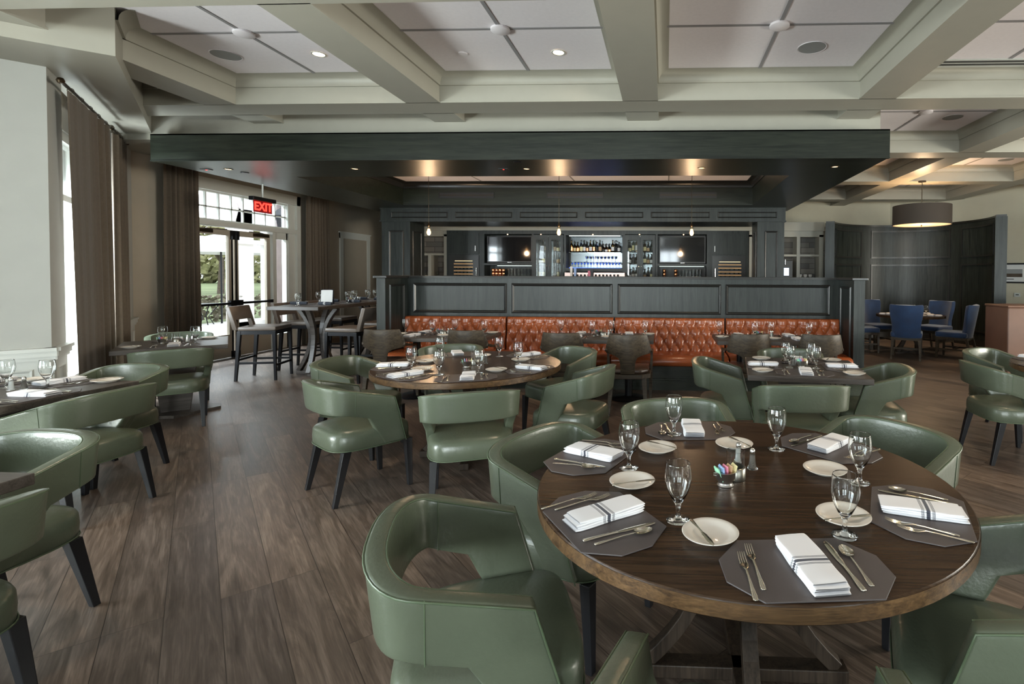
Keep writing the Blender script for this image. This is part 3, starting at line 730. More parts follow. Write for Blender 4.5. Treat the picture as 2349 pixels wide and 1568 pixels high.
# air grilles on the inner fascia, downlights and small fittings
for k, x in enumerate((-3.95, -1.78, 0.44)):
    t = fixed('air_grille', 'long dark slot air grille high above the bar, %s' % ('left of three', 'middle of three', 'right of three')[k], 'vent', (x, oy1, 3.02), 'air grilles above the bar')
    m = MB(); m.box(x-.56, x+.56, oy1-.012, oy1, 3.02, 3.035); m.box(x-.56, x+.56, oy1-.012, oy1, 3.125, 3.14); m.box(x-.56, x-.545, oy1-.012, oy1, 3.035, 3.125); m.box(x+.545, x+.56, oy1-.012, oy1, 3.035, 3.125); m.build('grille_frame', 'millwork_trim', t)
    m = MB(); m.box(x-.545, x+.545, oy1-.004, oy1-.001, 3.035, 3.125); m.build('slot', 'black_plastic', t)
    m = MB(); m.box(x-.545, x+.545, oy1-.012, oy1-.006, 3.068, 3.076); m.box(x-.545, x+.545, oy1-.012, oy1-.006, 3.09, 3.098); m.build('blade', 'bronze', t)
def downlight(x, y, z, label, glow, r=0.045, trim='white_trim', group='recessed downlights', power=0):
    t = thing('downlight', label, 'light', (x, y, z), 0, group)
    m = MB(); m.lathe([(r, 0.0), (r+0.004, -0.004), (r+0.018, -0.004), (r+0.02, 0.0)], 20, cap0=False, cap1=False); m.build('trim_ring', trim, t, smooth=40)
    m = MB(); m.lathe([(0.0, -0.001), (r, -0.001), (r, 0.0)], 20); m.build('lens', glow, t)
    if power:
        l = bpy.data.lights.new('lamp', 'SPOT'); l.energy = power; l.color = (1, .74, .48); l.spot_size = 1.6; l.spot_blend = 0.7; l.shadow_soft_size = 0.05
        o = bpy.data.objects.new('lamp', l); C.objects.link(o); o.parent = t; o.location = (0, 0, -0.02)
for k, (x, y) in enumerate(((-5.76, 6.62), (-4.05, 6.62), (-1.80, 6.66), (0.46, 6.65), (2.12, 6.6))):
    downlight(x, y, 2.889, 'small square set downlight in the canopy underside, %s from the left' % ORD[k], 'glow_down_dim', 0.035, 'bronze', 'canopy downlights', 30)
for k, (x, y) in enumerate(((-3.43, 5.02), (-1.05, 5.05))):
    downlight(x, y, 3.688, ('lit round ceiling downlight, left of the two over the round tables', 'lit round ceiling downlight, right of the two over the round tables')[k], 'glow_down', 0.05, 'white_trim', 'ceiling downlights', 60)
for k, x in enumerate((-4.1, -3.02, -0.9, 0.13, 1.25)):
    downlight(x, 10.85, 2.609, 'tiny downlight under the bar header, %s from the left' % ORD[k], 'glow_down_dim', 0.022, 'bronze', 'bar header downlights', 12)
for k, (x, y) in enumerate(((-6.06, 6.62), (-2.10, 6.66))):
    t = thing('ceiling_sensor', ('small square sensor with a red light at the left end of the canopy', 'small square sensor with a red light at the middle of the canopy')[k], 'sensor', (x, y, 2.882))
    m = MB(); m.box(-.06, .06, -.035, .035, 0, .007); m.build('plate', 'black_plastic', t); m = MB(); m.box(-.008, .008, -.008, .008, -.003, 0.0); m.build('indicator', 'glow_red', t)
for k, (x, y) in enumerate(((-5.72, 6.84), (-1.80, 6.25))):
    m = MB(); m.lathe([(0, 0), (.045, 0), (.05, .008)], 16); tag(m.build('sprinkler_cover', 'black_metal', loc=(x, y, 2.881)), ('round dark sprinkler cover under the canopy above the exit doors', 'round dark sprinkler cover under the middle of the canopy')[k], 'sprinkler')
m = MB(); m.lathe([(0, 0), (.04, 0), (.045, .008)], 16); tag(m.build('sprinkler_cover', 'ceiling_white', loc=(-1.99, 5.04, 3.679)), 'small round white sprinkler cover in the middle ceiling coffer', 'sprinkler')
def speaker(x, y, z, label, r=0.125):
    t = thing('ceiling_speaker', label, 'speaker', (x, y, z), 0, 'round ceiling speakers')
    m = MB(); m.lathe([(r, 0.004), (r+0.008, 0.0), (r+.008, .006)], 28, cap0=False); m.build('rim', 'ceiling_white', t)
    m = MB(); m.lathe([(0, 0.001), (r, 0.001), (r, .004)], 28); m.build('grille', 'grille_grey', t)
speaker(-4.37, 5.01, 3.682, 'round grey ceiling speaker in the left ceiling coffer')
speaker(1.38, 5.01, 3.682, 'round grey ceiling speaker in the right ceiling coffer')
speaker(3.9, 7.25, 3.682, 'round grey ceiling speaker in the aisle right of the canopy')
speaker(6.3, 9.9, 3.682, 'round grey ceiling speaker beyond the drum lamp')
for k, x in enumerate((-4.15, -1.9, 0.47)): speaker(x+.3 if k < 2 else x, 9.0, 3.333, 'round grey speaker in the white panel above the bar, %s from the left' % ORD[k], 0.13)
t = fixed('slot_diffuser', 'long black slot diffuser in the ceiling at the top right', 'vent', (3.6, 5.42, 3.68))
m = MB(); m.box(2.55, 4.3, 5.32, 5.50, 3.676, 3.689); m.build('frame', 'white_trim', t)
for yy in (5.36, 5.43): m = MB(); m.box(2.6, 4.25, yy-.018, yy+.018, 3.673, 3.677); m.build('slot', 'black_plastic', t)

# pendant bulbs
for k, x in enumerate((-4.27, -1.90, 0.467)):
    t = thing('pendant_bulb', 'bare glowing filament bulb on a cord above the bar, %s' % ('left of three', 'middle of three', 'right of three')[k], 'pendant lamp', (x, 9.2, 2.22), 0, 'filament bulbs above the bar')
    m = MB(); m.tube([(0, 0, .2), (0, 0, 1.1)], 0.0045, 6); m.lathe([(0, 1.1), (.06, 1.1), (.06, 1.118), (0, 1.118)], 16); m.build('cord', 'bronze', t)
    m = MB(); m.lathe([(.0, .225), (.012, .22), (.016, .20), (.03, .185), (.033, .165), (.024, .155), (.024, .118), (0, .118)], 16); m.build('socket', 'bronze', t, smooth=40)
    m = MB(); m.lathe([(0, 0.0), (.012, .002), (.028, .018), (.036, .045), (.033, .07), (.022, .10), (.018, .118)], 16, cap1=False); g = m.build('glass_bulb', 'glow_filament', t, smooth=60)
    l = bpy.data.lights.new('lamp', 'POINT'); l.energy = 24; l.color = (1, .66, .38); l.shadow_soft_size = 0.06
    o = bpy.data.objects.new('lamp', l); C.objects.link(o); o.parent = t; o.location = (0, 0, -0.06)

# exit sign
t = fixed('exit_sign', 'red lit EXIT sign hanging from the left edge of the canopy', 'sign', (-6.2, 7.75, 2.46))
m = MB(); m.tube([(-6.2, 7.75, 2.68), (-6.2, 7.75, 2.89)], 0.012, 8); m.build('stem', 'white_trim', t)
m = MB(); m.box(-6.24, -6.16, 7.52, 7.98, 2.62, 2.68); m.build('housing', 'black_metal', t, mods=[BEV(.008)])
m = MB(); m.box(-6.205, -6.195, 7.57, 7.93, 2.45, 2.62); fce = m.build('face', 'sign_red', t)
cu = bpy.data.curves.new('txt', 'FONT'); cu.body = 'EXIT'; cu.size = 0.175; cu.extrude = 0.002; cu.align_x = 'CENTER'; cu.align_y = 'CENTER'; cu.offset = 0.004
to = bpy.data.objects.new('letters', cu); C.objects.link(to); bpy.context.view_layer.update()
me = bpy.data.meshes.new_from_object(to); me.materials.clear(); me.materials.append(MATS['glow_red']); bpy.data.objects.remove(to)
o = bpy.data.objects.new('letters', me); C.objects.link(o); o.parent = t
o.matrix_local = Matrix.Translation((0.01, 0, 0.075)) @ Matrix.Rotation(PI/2, 4, 'Z') @ Matrix.Rotation(PI/2, 4, 'X')

# ------------------------------------------------------------ partition and tufted bench
PX0, PX1, PY1, PY2 = -3.70, 2.41, 6.70, 7.30
t = fixed('booth_partition', 'long dark oak panelled partition behind the leather bench', 'partition', ((PX0+PX1)/2, 7.35, 0))
m = MB(); m.box(PX0-.12, PX1+.14, PY2, PY2+.14, 0, 1.465); m.build('back_panel', 'millwork', t)
for side, xa, xb in (('l', PX0-.12, PX0), ('r', PX1, PX1+.14)):
    m = MB(); m.box(xa, xb, PY1, PY2, 0, 1.465)
    xs = PX0 if side == 'l' else PX1
    m.build('wing', 'millwork', t)
    m = MB(); ms = Matrix.Translation((xs, (PY1+PY2)/2, 0)) @ Matrix.Rotation(PI/2 if side == 'l' else -PI/2, 4, 'Z')
    m.mould(-0.2, 0.2, 0.25, 1.38, 0, 0.03, 0.016, ms); m.build('panel_moulding', 'millwork_trim', t)
m = MB(); m.box(PX0-.15, PX1+.17, PY2-.03, PY2+.17, 1.465, 1.50); m.box(PX0-.15, PX0+.03, PY1-.03, PY2-.03, 1.465, 1.50); m.box(PX1-.03, PX1+.17, PY1-.03, PY2-.03, 1.465, 1.50)
m.build('cap_rail', 'millwork_trim', t, mods=[BEV(.006)])
for k, (a_, b_) in enumerate(((-3.62, -2.255), (-2.19, -0.74), (-0.67, 0.79), (0.85, 2.30))):
    m = MB(); m.mould(a_, b_, 0.968, 1.395, PY2-0.001, 0.04, 0.022); m.build('panel_moulding', 'millwork_trim', t)
# bench: plinth, four seat cushions, four tufted backs
t = fixed('banquette', 'long orange brown leather bench with button tufted back', 'bench', ((PX0+PX1)/2, 6.95, 0))
m = MB(); m.box(PX0+.0, PX1-.0, 6.86, 7.29, 0, 0.335); m.box(PX0, PX1, 6.82, 6.86, 0.0, 0.13); m.box(PX0, PX1, 6.835, 6.86, 0.13, 0.15); m.build('plinth', 'millwork_long', t)
secs = [(-3.69, -2.23), (-2.22, -0.71), (-0.70, 0.83), (0.84, 2.40)]
def tuft(x, z, x0, zt):
    dx = 0.146; rows = [0.835, 0.715, 0.595, 0.475]
    u = (x-x0)/dx
    if z > rows[0]:
        k = abs(math.sin(PI*(u-0.5)))
        f = max(0, 1-(z-rows[0])/(zt-rows[0]))
        d_ = math.hypot(((u-0.5+0.5) % 1-0.5)*dx, z-rows[0])
        return 0.040*(k**0.45)*(1-0.25*f)*min(1, (zt-z)/0.03+0.15) - 0.012*math.exp(-(d_/0.018)**2)
    q = (rows[0]-z)/0.12
    a = (u-0.5)+0.5*q; b = (u-0.5)-0.5*q
    s = (abs(math.sin(PI*a))*abs(math.sin(PI*b)))
    base = s**0.42
    # pit at lattice nodes
    fa = (a+0.5) % 1-0.5; fb = (b+0.5) % 1-0.5
    d_ = math.hypot(fa, fb)
    return 0.043*base-0.012*math.exp(-(d_/0.13)**2)
for k, (xa, xb) in enumerate(secs):
    n = int((xb-xa)/0.146); x0 = xa+((xb-xa)-n*0.146)/2
    zb, zt = 0.44, 0.925
    def fn(u, v):
        x = xa+0.006+(xb-xa-0.012)*u; z = zb+(zt-zb)*v
        e = min(1, min(x-xa, xb-x)/0.02)
        d_ = tuft(x, z, x0, zt)*max(0.25, e)
        if v > 0.999: d_ = -0.02
        lean = (zt-z)*0.13
        return (x, 7.20-lean-d_, z)
    m = MB(); m.grid(fn, int((xb-xa)/0.0115), 46)
    m.box(xa+.006, xb-.006, 7.19, 7.295, zb, zt-0.012)
    bk = m.build('backrest', 'orange_leather', t, smooth=70)
    m = MB()
    for r_ in range(4):
        for i in range(n+1):
            x = x0+0.146*(i+(0.5 if r_ % 2 == 0 else 0)); z = 0.835-0.12*r_
            if xa+.03 < x < xb-.03: m.lathe([(0, 0.007), (0.006, 0.006), (0.010, 0.0)], 8, Matrix.Translation((x, 7.20-(zt-z)*0.13+0.008, z)) @ Matrix.Rotation(PI/2, 4, 'X'))
    o = m.build('tuft_buttons', 'button_leather', bk); o.location = (0, 0, 0)
for k, (xa, xb) in enumerate(secs):
    m = MB()
    def prof(u):
        pts = [(7.2, .345), (6.66, .345), (6.63, .36), (6.615, .40), (6.625, .44), (6.655, .468), (6.72, .478), (6.9, .482), (7.2, .478)]
        return pts
    P_ = prof(0); vs = []; xs_ = [xa+.004, xa+.02, (xa+xb)/2, xb-.02, xb-.004]
    if k == 0: xs_ = [xa+.004, xa+.02, xa+.16, xa+.3, xb-.02, xb-.004]
    for i, x in enumerate(xs_):
        for y, z in P_:
            ins = 0.012 if i in (0, len(xs_)-1) else 0
            vs.append((x, min(7.2, y+ins), z-(ins if z > .4 else -ins)))
    nn = len(P_); fs = []
    for i in range(len(xs_)-1):
        for j in range(nn): fs.append((i*nn+j, i*nn+(j+1) % nn, (i+1)*nn+(j+1) % nn, (i+1)*nn+j))
    fs += [tuple(range(nn)), tuple((len(xs_)-1)*nn+j for j in range(nn))]
    m.add(vs, fs); m.build('seat_cushion', 'orange_leather', t, smooth=50)

# ------------------------------------------------------------ back bar
BY = 12.5
t = fixed('back_bar', 'dark panelled back bar with shelves, screens and cabinets', 'cabinet', (-1.74, 12.7, 0))
m = MB()
def bb(x0, x1, z0, z1, y0=BY, y1=BY+.45): m.box(x0, x1, y0, y1, z0, z1)
bb(-5.37, -4.47, 0, 2.59, BY+.03); bb(1.05, 2.0, 0, 2.59, BY+.03)       # fridge towers
bb(-4.47, 1.05, 2.50, 2.59); bb(-4.47, 1.05, 0, 1.40); bb(-4.47, 1.05, 1.4, 2.5, BY+.43, BY+.45)
for x in (-4.47, -3.25, -2.46, -1.02, -0.23, 1.0): bb(x, x+.05, 1.40, 2.50)
bb(-2.41, -1.02, 1.60, 1.68); bb(-2.41, -1.02, 2.475, 2.5)
bb(-4.42, -3.25, 1.74, 1.79); bb(-0.18, 1.0, 1.74, 1.79)
m.build('carcass', 'millwork', t)
for xa in (-3.20, -2.83, -0.97, -0.60):
    m = MB(); xb = xa+0.36; y = BY-.015
    for p in ((xa, xa+.065, 1.40, 2.48), (xb-.065, xb, 1.40, 2.48), (xa+.065, xb-.065, 1.40, 1.47), (xa+.065, xb-.065, 2.36, 2.48)): m.box(p[0], p[1], y-.02, y, p[2], p[3])
    d = m.build('cabinet_door', 'millwork', t)
    m = MB(); m.box(xa+.065, xb-.065, y-.008, y-.005, 1.47, 2.36); o = m.build('pane', 'pane_glass', d); o.location = (0, 0, 0)
    m = MB(); kx = xb-.03 if xa in (-3.20, -0.97) else xa+.03; m.lathe([(0, .02), (.01, .018), (.012, .01), (.005, 0)], 10, Matrix.Translation((kx, y-.02, 1.72)) @ Matrix.Rotation(PI/2, 4, 'X')); o = m.build('knob', 'silver', d); o.location = (0, 0, 0)
for xa, xb, flip in ((-5.30, -4.56, 1), (1.13, 1.93, 0)):
    y = BY+.03
    m = MB(); m.box(xa, xb, y-.02, y, 2.02, 2.52); d = m.build('cabinet_door', 'millwork', t)
    m = MB(); hx = xb-.08 if flip else xa+.06; m.box(hx-.008, hx+.008, y-.05, y-.035, 2.08, 2.22); m.box(hx-.005, hx+.005, y-.035, y-.02, 2.09, 2.10); m.box(hx-.005, hx+.005, y-.035, y-.02, 2.2, 2.21); o = m.build('handle', 'steel', d); o.location = (0, 0, 0)
    t2 = fixed('wine_fridge', 'built in wine fridge with wooden racks on the %s of the back bar' % ('left' if flip else 'right'), 'fridge', ((xa+xb)/2, y, 1.0), 'wine fridges')
    m = MB(); m.box(xa, xb, y-.03, y-.01, 0.95, 1.98); a_, b_ = (xa+.12, xb-.14) if flip else (xa+.15, xb-.10)
    m = MB()
    for p in ((xa, a_, .95, 1.98), (b_, xb, .95, 1.98), (a_, b_, 1.86, 1.98), (a_, b_, .95, 1.05)): m.box(p[0], p[1], y-.035, y-.005, p[2], p[3])
    m.build('door_frame', 'millwork_trim', t2)
    m = MB(); m.box(a_, b_, y-.012, y-.006, 1.05, 1.86); m.build('inner_liner', 'black_plastic', t2)
    m = MB(); m.box(a_+.02, b_-.02, y-.02, y-.013, 1.835, 1.845); m.build('light_strip', 'glow_warm', t2)
    for z in (1.77, 1.69, 1.60, 1.52, 1.44, 1.36): m = MB(); m.box(a_, b_, y-.034, y-.014, z-.014, z+.014); m.build('rack', 'fridge_wood', t2)
    m = MB()
    for z in (1.66, 1.565, 1.485, 1.40):
        for i in range(5): m.lathe([(0, -.012), (.016, -.012), (.018, 0), (.014, .004), (0, .004)], 10, Matrix.Translation((a_+.06+i*(b_-a_-.12)/4, y-.022, z)) @ Matrix.Rotation(PI/2, 4, 'X'))
    tag(m.build('bottle_necks', 'glass_green', t2), kind='stuff')
    m = MB(); hx = xb-.05 if flip else xa+.07; m.tube([(hx, y-.07, 1.15), (hx, y-.07, 1.68)], .012, 8); m.box(hx-.006, hx+.006, y-.07, y-.03, 1.2, 1.215); m.box(hx-.006, hx+.006, y-.07, y-.03, 1.62, 1.635); m.build('handle', 'steel', t2)
# lit centre case and glass shelves
m = MB(); m.box(-2.36, -1.07, BY+.40, BY+.42, 1.68, 2.475); m.box(-3.19, -2.48, BY+.40, BY+.42, 1.47, 2.48); m.box(-.96, -.25, BY+.40, BY+.42, 1.47, 2.48); m.build('mirror_back', 'mirror', t)
m = MB(); m.box(-2.36, -1.07, BY+.04, BY+.39, 2.052, 2.062)
for xa, xb in ((-3.19, -2.48), (-.96, -.25)):
    for z in (2.055, 1.765): m.box(xa, xb, BY+.03, BY+.39, z, z+.01)
m.box(-2.3, -1.1, BY+.23, BY+.38, 1.828, 1.838); m.box(-1.72, -1.71, BY+.02, BY+.03, 1.68, 2.475)
m.build('glass_shelf', 'water_glass', t)
m = MB(); m.box(-2.34, -1.09, BY+.05, BY+.07, 2.455, 2.470); m.box(-3.15, -2.52, BY+.05, BY+.06, 2.45, 2.46); m.box(-.92, -.29, BY+.05, BY+.06, 2.45, 2.46); m.box(-4.2, -3.3, BY+.30, BY+.32, 1.725, 1.738); m.box(-.14, .96, BY+.30, BY+.32, 1.725, 1.738); m.build('light_strip', 'glow_white', t)
m = MB(); m.box(-2.34, -1.09, BY+.03, BY+.36, 1.681, 1.689); m.build('blue_light_shelf', 'glow_blue', t)
for x in (-3.84, -3.02, -1.75, -.62, .44): m = MB(); m.lathe([(0, 0), (.014, 0), (.016, .01)], 10, Matrix.Translation((x, BY-.004, 2.49)) @ Matrix.Rotation(PI/2, 4, 'X')); m.build('puck_light', 'glow_down_dim', t)
for k, xc in enumerate((-3.80, .42)):
    t2 = fixed('television', ('wall television on the left of the back bar', 'wall television on the right of the back bar')[k], 'television', (xc, BY+.1, 1.83), 'televisions over the bar')
    m = MB(); m.box(xc-.565, xc+.555, BY+.02, BY+.07, 1.80, 2.45); m.build('casing', 'black_plastic', t2, mods=[BEV(.006)])
    m = MB(); m.box(xc-.54, xc+.53, BY+.014, BY+.021, 1.835, 2.43); m.build('screen', 'tv_black', t2)
    m = MB(); m.box(xc-.05, xc+.05, BY+.01, BY+.02, 1.808, 1.816); m.build('badge', 'steel', t2)

def cream_unit(name, label, x0, x1, ndiv, hz):
    t = fixed(name, label, 'shelves', ((x0+x1)/2, 12.8, 0), 'cream built in shelves')
    y = 12.62; m = MB()
    m.box(x0, x0+.10, y, y+.4, 0, 2.5); m.box(x1-.10, x1, y, y+.4, 0, 2.5); m.box(x0, x1, y, y+.4, 2.45, 2.62); m.box(x0, x1, y, y+.4, 0, .9)
    for k in range(1, ndiv): xx = x0+(x1-x0)*k/ndiv; m.box(xx-.04, xx+.04, y, y+.4, .9, 2.02 if ndiv == 2 else 2.45)
    for z in hz: m.box(x0+.1, x1-.1, y+.02, y+.4, z, z+.05)
    m.build('shelf_frame', 'cream_trim', t)
    m = MB(); m.box(x0+.05, x1-.05, y+.38, y+.42, .9, 2.5); m.build('stone_back', 'ledge_stone', t)
cream_unit('built_in_shelves', 'cream shelving with stone back left of the back bar', -6.3, -5.38, 2, (1.35, 1.98))
cream_unit('built_in_shelves', 'cream shelving with stone back right of the back bar', 2.03, 3.80, 3, (1.42, 1.98))
m = MB(); m.box(-6.3, 3.80, 12.55, 12.95, 2.59, 2.80); tag(m.build('trim_9', 'cream_trim'), kind='structure')
m = MB(); m.box(3.80, 4.15, 13.2, 13.35, 0, 2.75); m.mould(3.88, 4.12, 2.15, 2.65, 13.2, .04, .02); m.mould(3.88, 4.12, 0.9, 2.05, 13.2, .04, .02)
tag(m.build('wall_panelled', 'cream_trim'), kind='structure')
t = fixed('coffee_machine', 'black coffee machine with a small lit screen in the right shelves', 'coffee machine', (2.85, 12.5, 1.0))
m = MB(); m.box(2.5, 3.2, 12.3, 12.61, 0, .999); tag(m.build('service_counter', 'cream_trim'), 'cream service counter below the coffee machine', 'counter')
m = MB(); m.box(2.66, 3.02, 12.38, 12.6, 1.0, 1.88); m.build('body', 'black_plastic', t, mods=[BEV(.01)])
m = MB(); m.box(2.71, 2.93, 12.374, 12.38, 1.52, 1.70); m.build('screen', 'glow_screen', t)
m = MB(); m.tube([(2.84, 12.36, 1.78), (2.84, 12.36, 1.90)], .006, 6); m.build('spout', 'steel', t)
# beer tap tower
t = fixed('tap_tower', 'copper and steel beer tap tower in the middle of the back bar', 'tap tower', (-1.66, 12.2, 1.3))
m = MB(); m.box(-2.375, -.945, 12.15, 12.50, 1.40, 1.572); m.build('tower_box', 'tower_metal', t, mods=[BEV(.008)])
for k in range(13):
    x = -2.15+k*.087
    if 3 <= k <= 12 or True:
        m = MB(); m.lathe([(0, 0), (.02, .005), (.014, .03), (.022, .05), (.02, .07), (0, .08)], 10, Matrix.Translation((x, 12.09, 1.45))); m.tube([(x, 12.15, 1.44), (x, 12.09, 1.44), (x, 12.07, 1.38)], .009, 6); m.build('tap', 'black_metal', t, smooth=40)
for x, mt, h in ((-2.20, 'porcelain', .26), (-2.11, 'paper_blue', .22), (-1.78, 'glow_red', .16), (-1.71, 'black_metal', .2)):
    m = MB(); m.taper((x, 12.08), .022, .012, 1.45, (x, 12.08), .028, .014, 1.45+h)
    m.build('tap_handle', mt if mt != 'glow_red' else 'paper_pink', t)
# bottles
def bottle_mesh(kind):
    P_ = {'tall': [(0, 0), (.036, 0), (.038, .01), (.038, .17), (.03, .20), (.013, .235), (.012, .29), (.015, .292), (.015, .305), (0, .305)],
          'square': [(0, 0), (.036, 0), (.038, .01), (.038, .14), (.033, .165), (.014, .185), (.013, .235), (.017, .237), (.017, .26), (0, .26)],
          'squat': [(0, 0), (.036, 0), (.039, .02), (.037, .09), (.03, .13), (.014, .15), (.013, .19), (.02, .192), (.02, .22), (0, .22)],
          'slim': [(0, 0), (.03, 0), (.031, .01), (.031, .22), (.02, .25), (.012, .28), (.012, .35), (0, .352)]}[kind]
    return P_
BPROTO = {}
def bottle(kind, mat, labmat, x, y, z, label, group):
    key = (kind, mat, labmat)
    if key not in BPROTO:
        t = thing('bottle', label, 'bottle', (x, y, z), 0, group)
        P_ = bottle_mesh(kind); m = MB(); m.lathe(P_[:-2], 12); m.build('glass_body', mat, t, smooth=50)
        m = MB(); r = P_[2][0]+.001; h = P_[3][1]; m.lathe([(r, h*.25), (r, h*.8)], 12, cap0=False, cap1=False); m.build('paper_label', labmat, t, smooth=50)
        m = MB(); r = P_[-2][0]+.002; h = P_[-1][1]; m.lathe([(0, h-.035), (r, h-.035), (r, h), (0, h)], 10); m.build('cap', 'black_metal', t)
        BPROTO[key] = t; return t
    return dup(BPROTO[key], (x, y, z), 0, label, group)
rnd = random.Random(11)
CN = {'glass_brown': 'brown', 'glass_green': 'green', 'water_glass': 'clear', 'glass_amber': 'amber', 'glass_blue': 'blue', 'black_plastic': 'black'}
LN = {'paper_white': 'white', 'paper_yellow': 'yellow', 'paper_tan': 'tan', 'black_metal': 'dark', 'copper': 'copper'}
def shelf_of(n, x0, x1, y, z, where, mats, labs, kinds):
    for k in range(n):
        a, b_, c = rnd.choice(mats), rnd.choice(labs), rnd.choice(kinds)
        bottle(c, a, b_, x0+(x1-x0)*(k+.5)/n, y+rnd.uniform(-.03, .03), z, '%s bottle, %s label, %s from left %s' % (CN[a], LN[b_], ORD[k], where), 'bottles '+where)
ALLB = ['glass_brown', 'glass_green', 'water_glass', 'glass_amber', 'glass_amber', 'black_plastic']; ALLL = ['paper_white', 'paper_yellow', 'paper_tan', 'black_metal']
shelf_of(16, -2.34, -1.09, BY+.18, 2.063, 'on the lit middle shelf', ALLB, ALLL+['copper'], ['tall', 'square', 'squat', 'tall'])
for (xa, xb, nm) in ((-3.13, -2.90, 'first glass door'), (-2.76, -2.53, 'second glass door'), (-.90, -.67, 'third glass door'), (-.53, -.30, 'fourth glass door')):
    for z, lv in ((2.066, 'top'), (1.776, 'middle'), (1.405, 'bottom')):
        shelf_of(3 if lv != 'x' else 2, xa-.01, xb+.01, BY+.2, z, 'on the %s shelf behind the %s' % (lv, nm), ALLB+(['glass_blue'] if lv == 'middle' else []), ALLL, ['tall', 'square', 'tall', 'slim'] if lv != 'middle' else ['tall', 'square'])
# glasses of the bar
def bar_glass(kind):
    if kind == 'tumbler': return [(0, 0), (.032, 0), (.038, .13), (.035, .13), (.029, .012), (0, .012)], 'glass'
    if kind == 'coupe': return [(0, 0), (.03, 0), (.004, .008), (.004, .07), (.02, .09), (.035, .14), (.033, .14), (.018, .093), (0, .085)], 'glass'
    return [(0, 0), (.035, 0), (.042, .03), (.042, .06), (.036, .085), (.034, .085), (.039, .06), (.039, .03), (.032, .006), (0, .006)], 'copper'
def glasses(kind, name, desc, xs, y, zs, where, cat='glass'):
    P_, mt = bar_glass(kind); me = None; k = 0
    for r_, z in enumerate(zs):
        for i, x in enumerate(xs):
            if me is None:
                m = MB(); m.lathe(P_, 12); o = m.build(name, mt, loc=(x, y, z), smooth=50); me = o
            else:
                o = me.copy(); C.objects.link(o); o.location = (x, y, z)
            tag(o, '%s, %s from the left in the %s row %s' % (desc, ORD[i], ('lowest', 'second', 'third')[r_], where), cat, desc+'s '+where)
glasses('mug', 'copper_mug', 'shiny copper mug', [-4.25+i*.085 for i in range(4)], BY+.14, (1.401, 1.487, 1.573), 'under the left television', 'mug')
glasses('tumbler', 'pint_glass', 'tall clear pint glass', [-3.88+i*.083 for i in range(7)], BY+.2, (1.401, 1.532), 'beside the copper mugs')
glasses('tumbler', 'pint_glass', 'tall clear pint glass', [.36+i*.083 for i in range(7)], BY+.2, (1.401, 1.532), 'under the right television')
glasses('mug', 'copper_mug', 'shiny copper mug', [-.02+i*.28 for i in range(2)], BY+.14, (1.401, 1.487, 1.573), 'under the right television', 'mug')
glasses('coupe', 'cocktail_glass', 'stemmed cocktail glass', [-2.28+i*.078 for i in range(16)], BY+.14, (1.69,), 'on the blue lit shelf')
glasses('coupe', 'cocktail_glass', 'cocktail glass', [-1.95+i*.09 for i in range(9)], BY+.28, (1.84,), 'behind it on the blue shelf')
# ------------------------------------------------------------ green barrel chair (faces +y)
def chair_sheet():
    """outer sheet of the wrap-around back: columns of points, with the notch behind each arm strut"""
    def zt(y): return 0.68+(0.10-y)*0.285
    cols = []      # each: dict(lower=[3 pts] or None, upper=[6 pts])
    def front(z): return 0.10+(0.68-z)*0.292
    def rear(z): return -0.065+((0.555-z)*0.55 if z < .555 else (0.555-z)*0.29)
    def flare(z): return (z-0.45)*0.07
    HX = 0.292
    def side(sgn, k):      # k 0 front .. 4 rear of strut
        lo = []; up = []
        for z in (0.352, 0.42, 0.49):
            y = front(z)+(rear(z)-front(z))*k/4; lo.append(Vector((sgn*(HX+flare(z)-.012), y, z)))
        ztp = 0.7
        for _ in range(6):
            y = front(ztp)+(rear(ztp)-front(ztp))*k/4; ztp = zt(y)
        for j in range(7):
            z = 0.555+(ztp-0.555)*j/6
            yy = front(z)+(rear(z)-front(z))*k/4; up.append(Vector((sgn*(HX+flare(z)), yy, z)))
        return lo, up
    for k in range(5): lo, up = side(-1, k); cols.append((lo, up))
    ys = [-0.145, -0.160]
    def back(x, y, nx, ny):
        t_ = min(1, max(0, (-0.065-y)/0.14)); zb = 0.555+0.045*t_; up = []
        ztp = min(0.805, zt(y))
        for j in range(7):
            z = zb+(ztp-zb)*j/6; f = flare(z)*1.5 if abs(ny) > .1 else flare(z)
            up.append(Vector((x+nx*flare(z)+0, y+ny*f*1.1, z)))
        return None, up
    for y in ys: cols.append(back(-HX, y, -1, 0))
    n = 22
    for k in range(n+1):
        a = PI*k/n; c, s_ = -math.cos(a), math.sin(a)
        x = HX*math.copysign(abs(c)**0.80, c); y = -0.172-0.118*abs(s_)**0.88
        nl = math.hypot(c, s_); cols.append(back(x, y, c, -s_))
    for y in reversed(ys): cols.append(back(HX, y, 1, 0))
    for k in range(4, -1, -1): lo, up = side(1, k); cols.append((lo, up))
    return cols
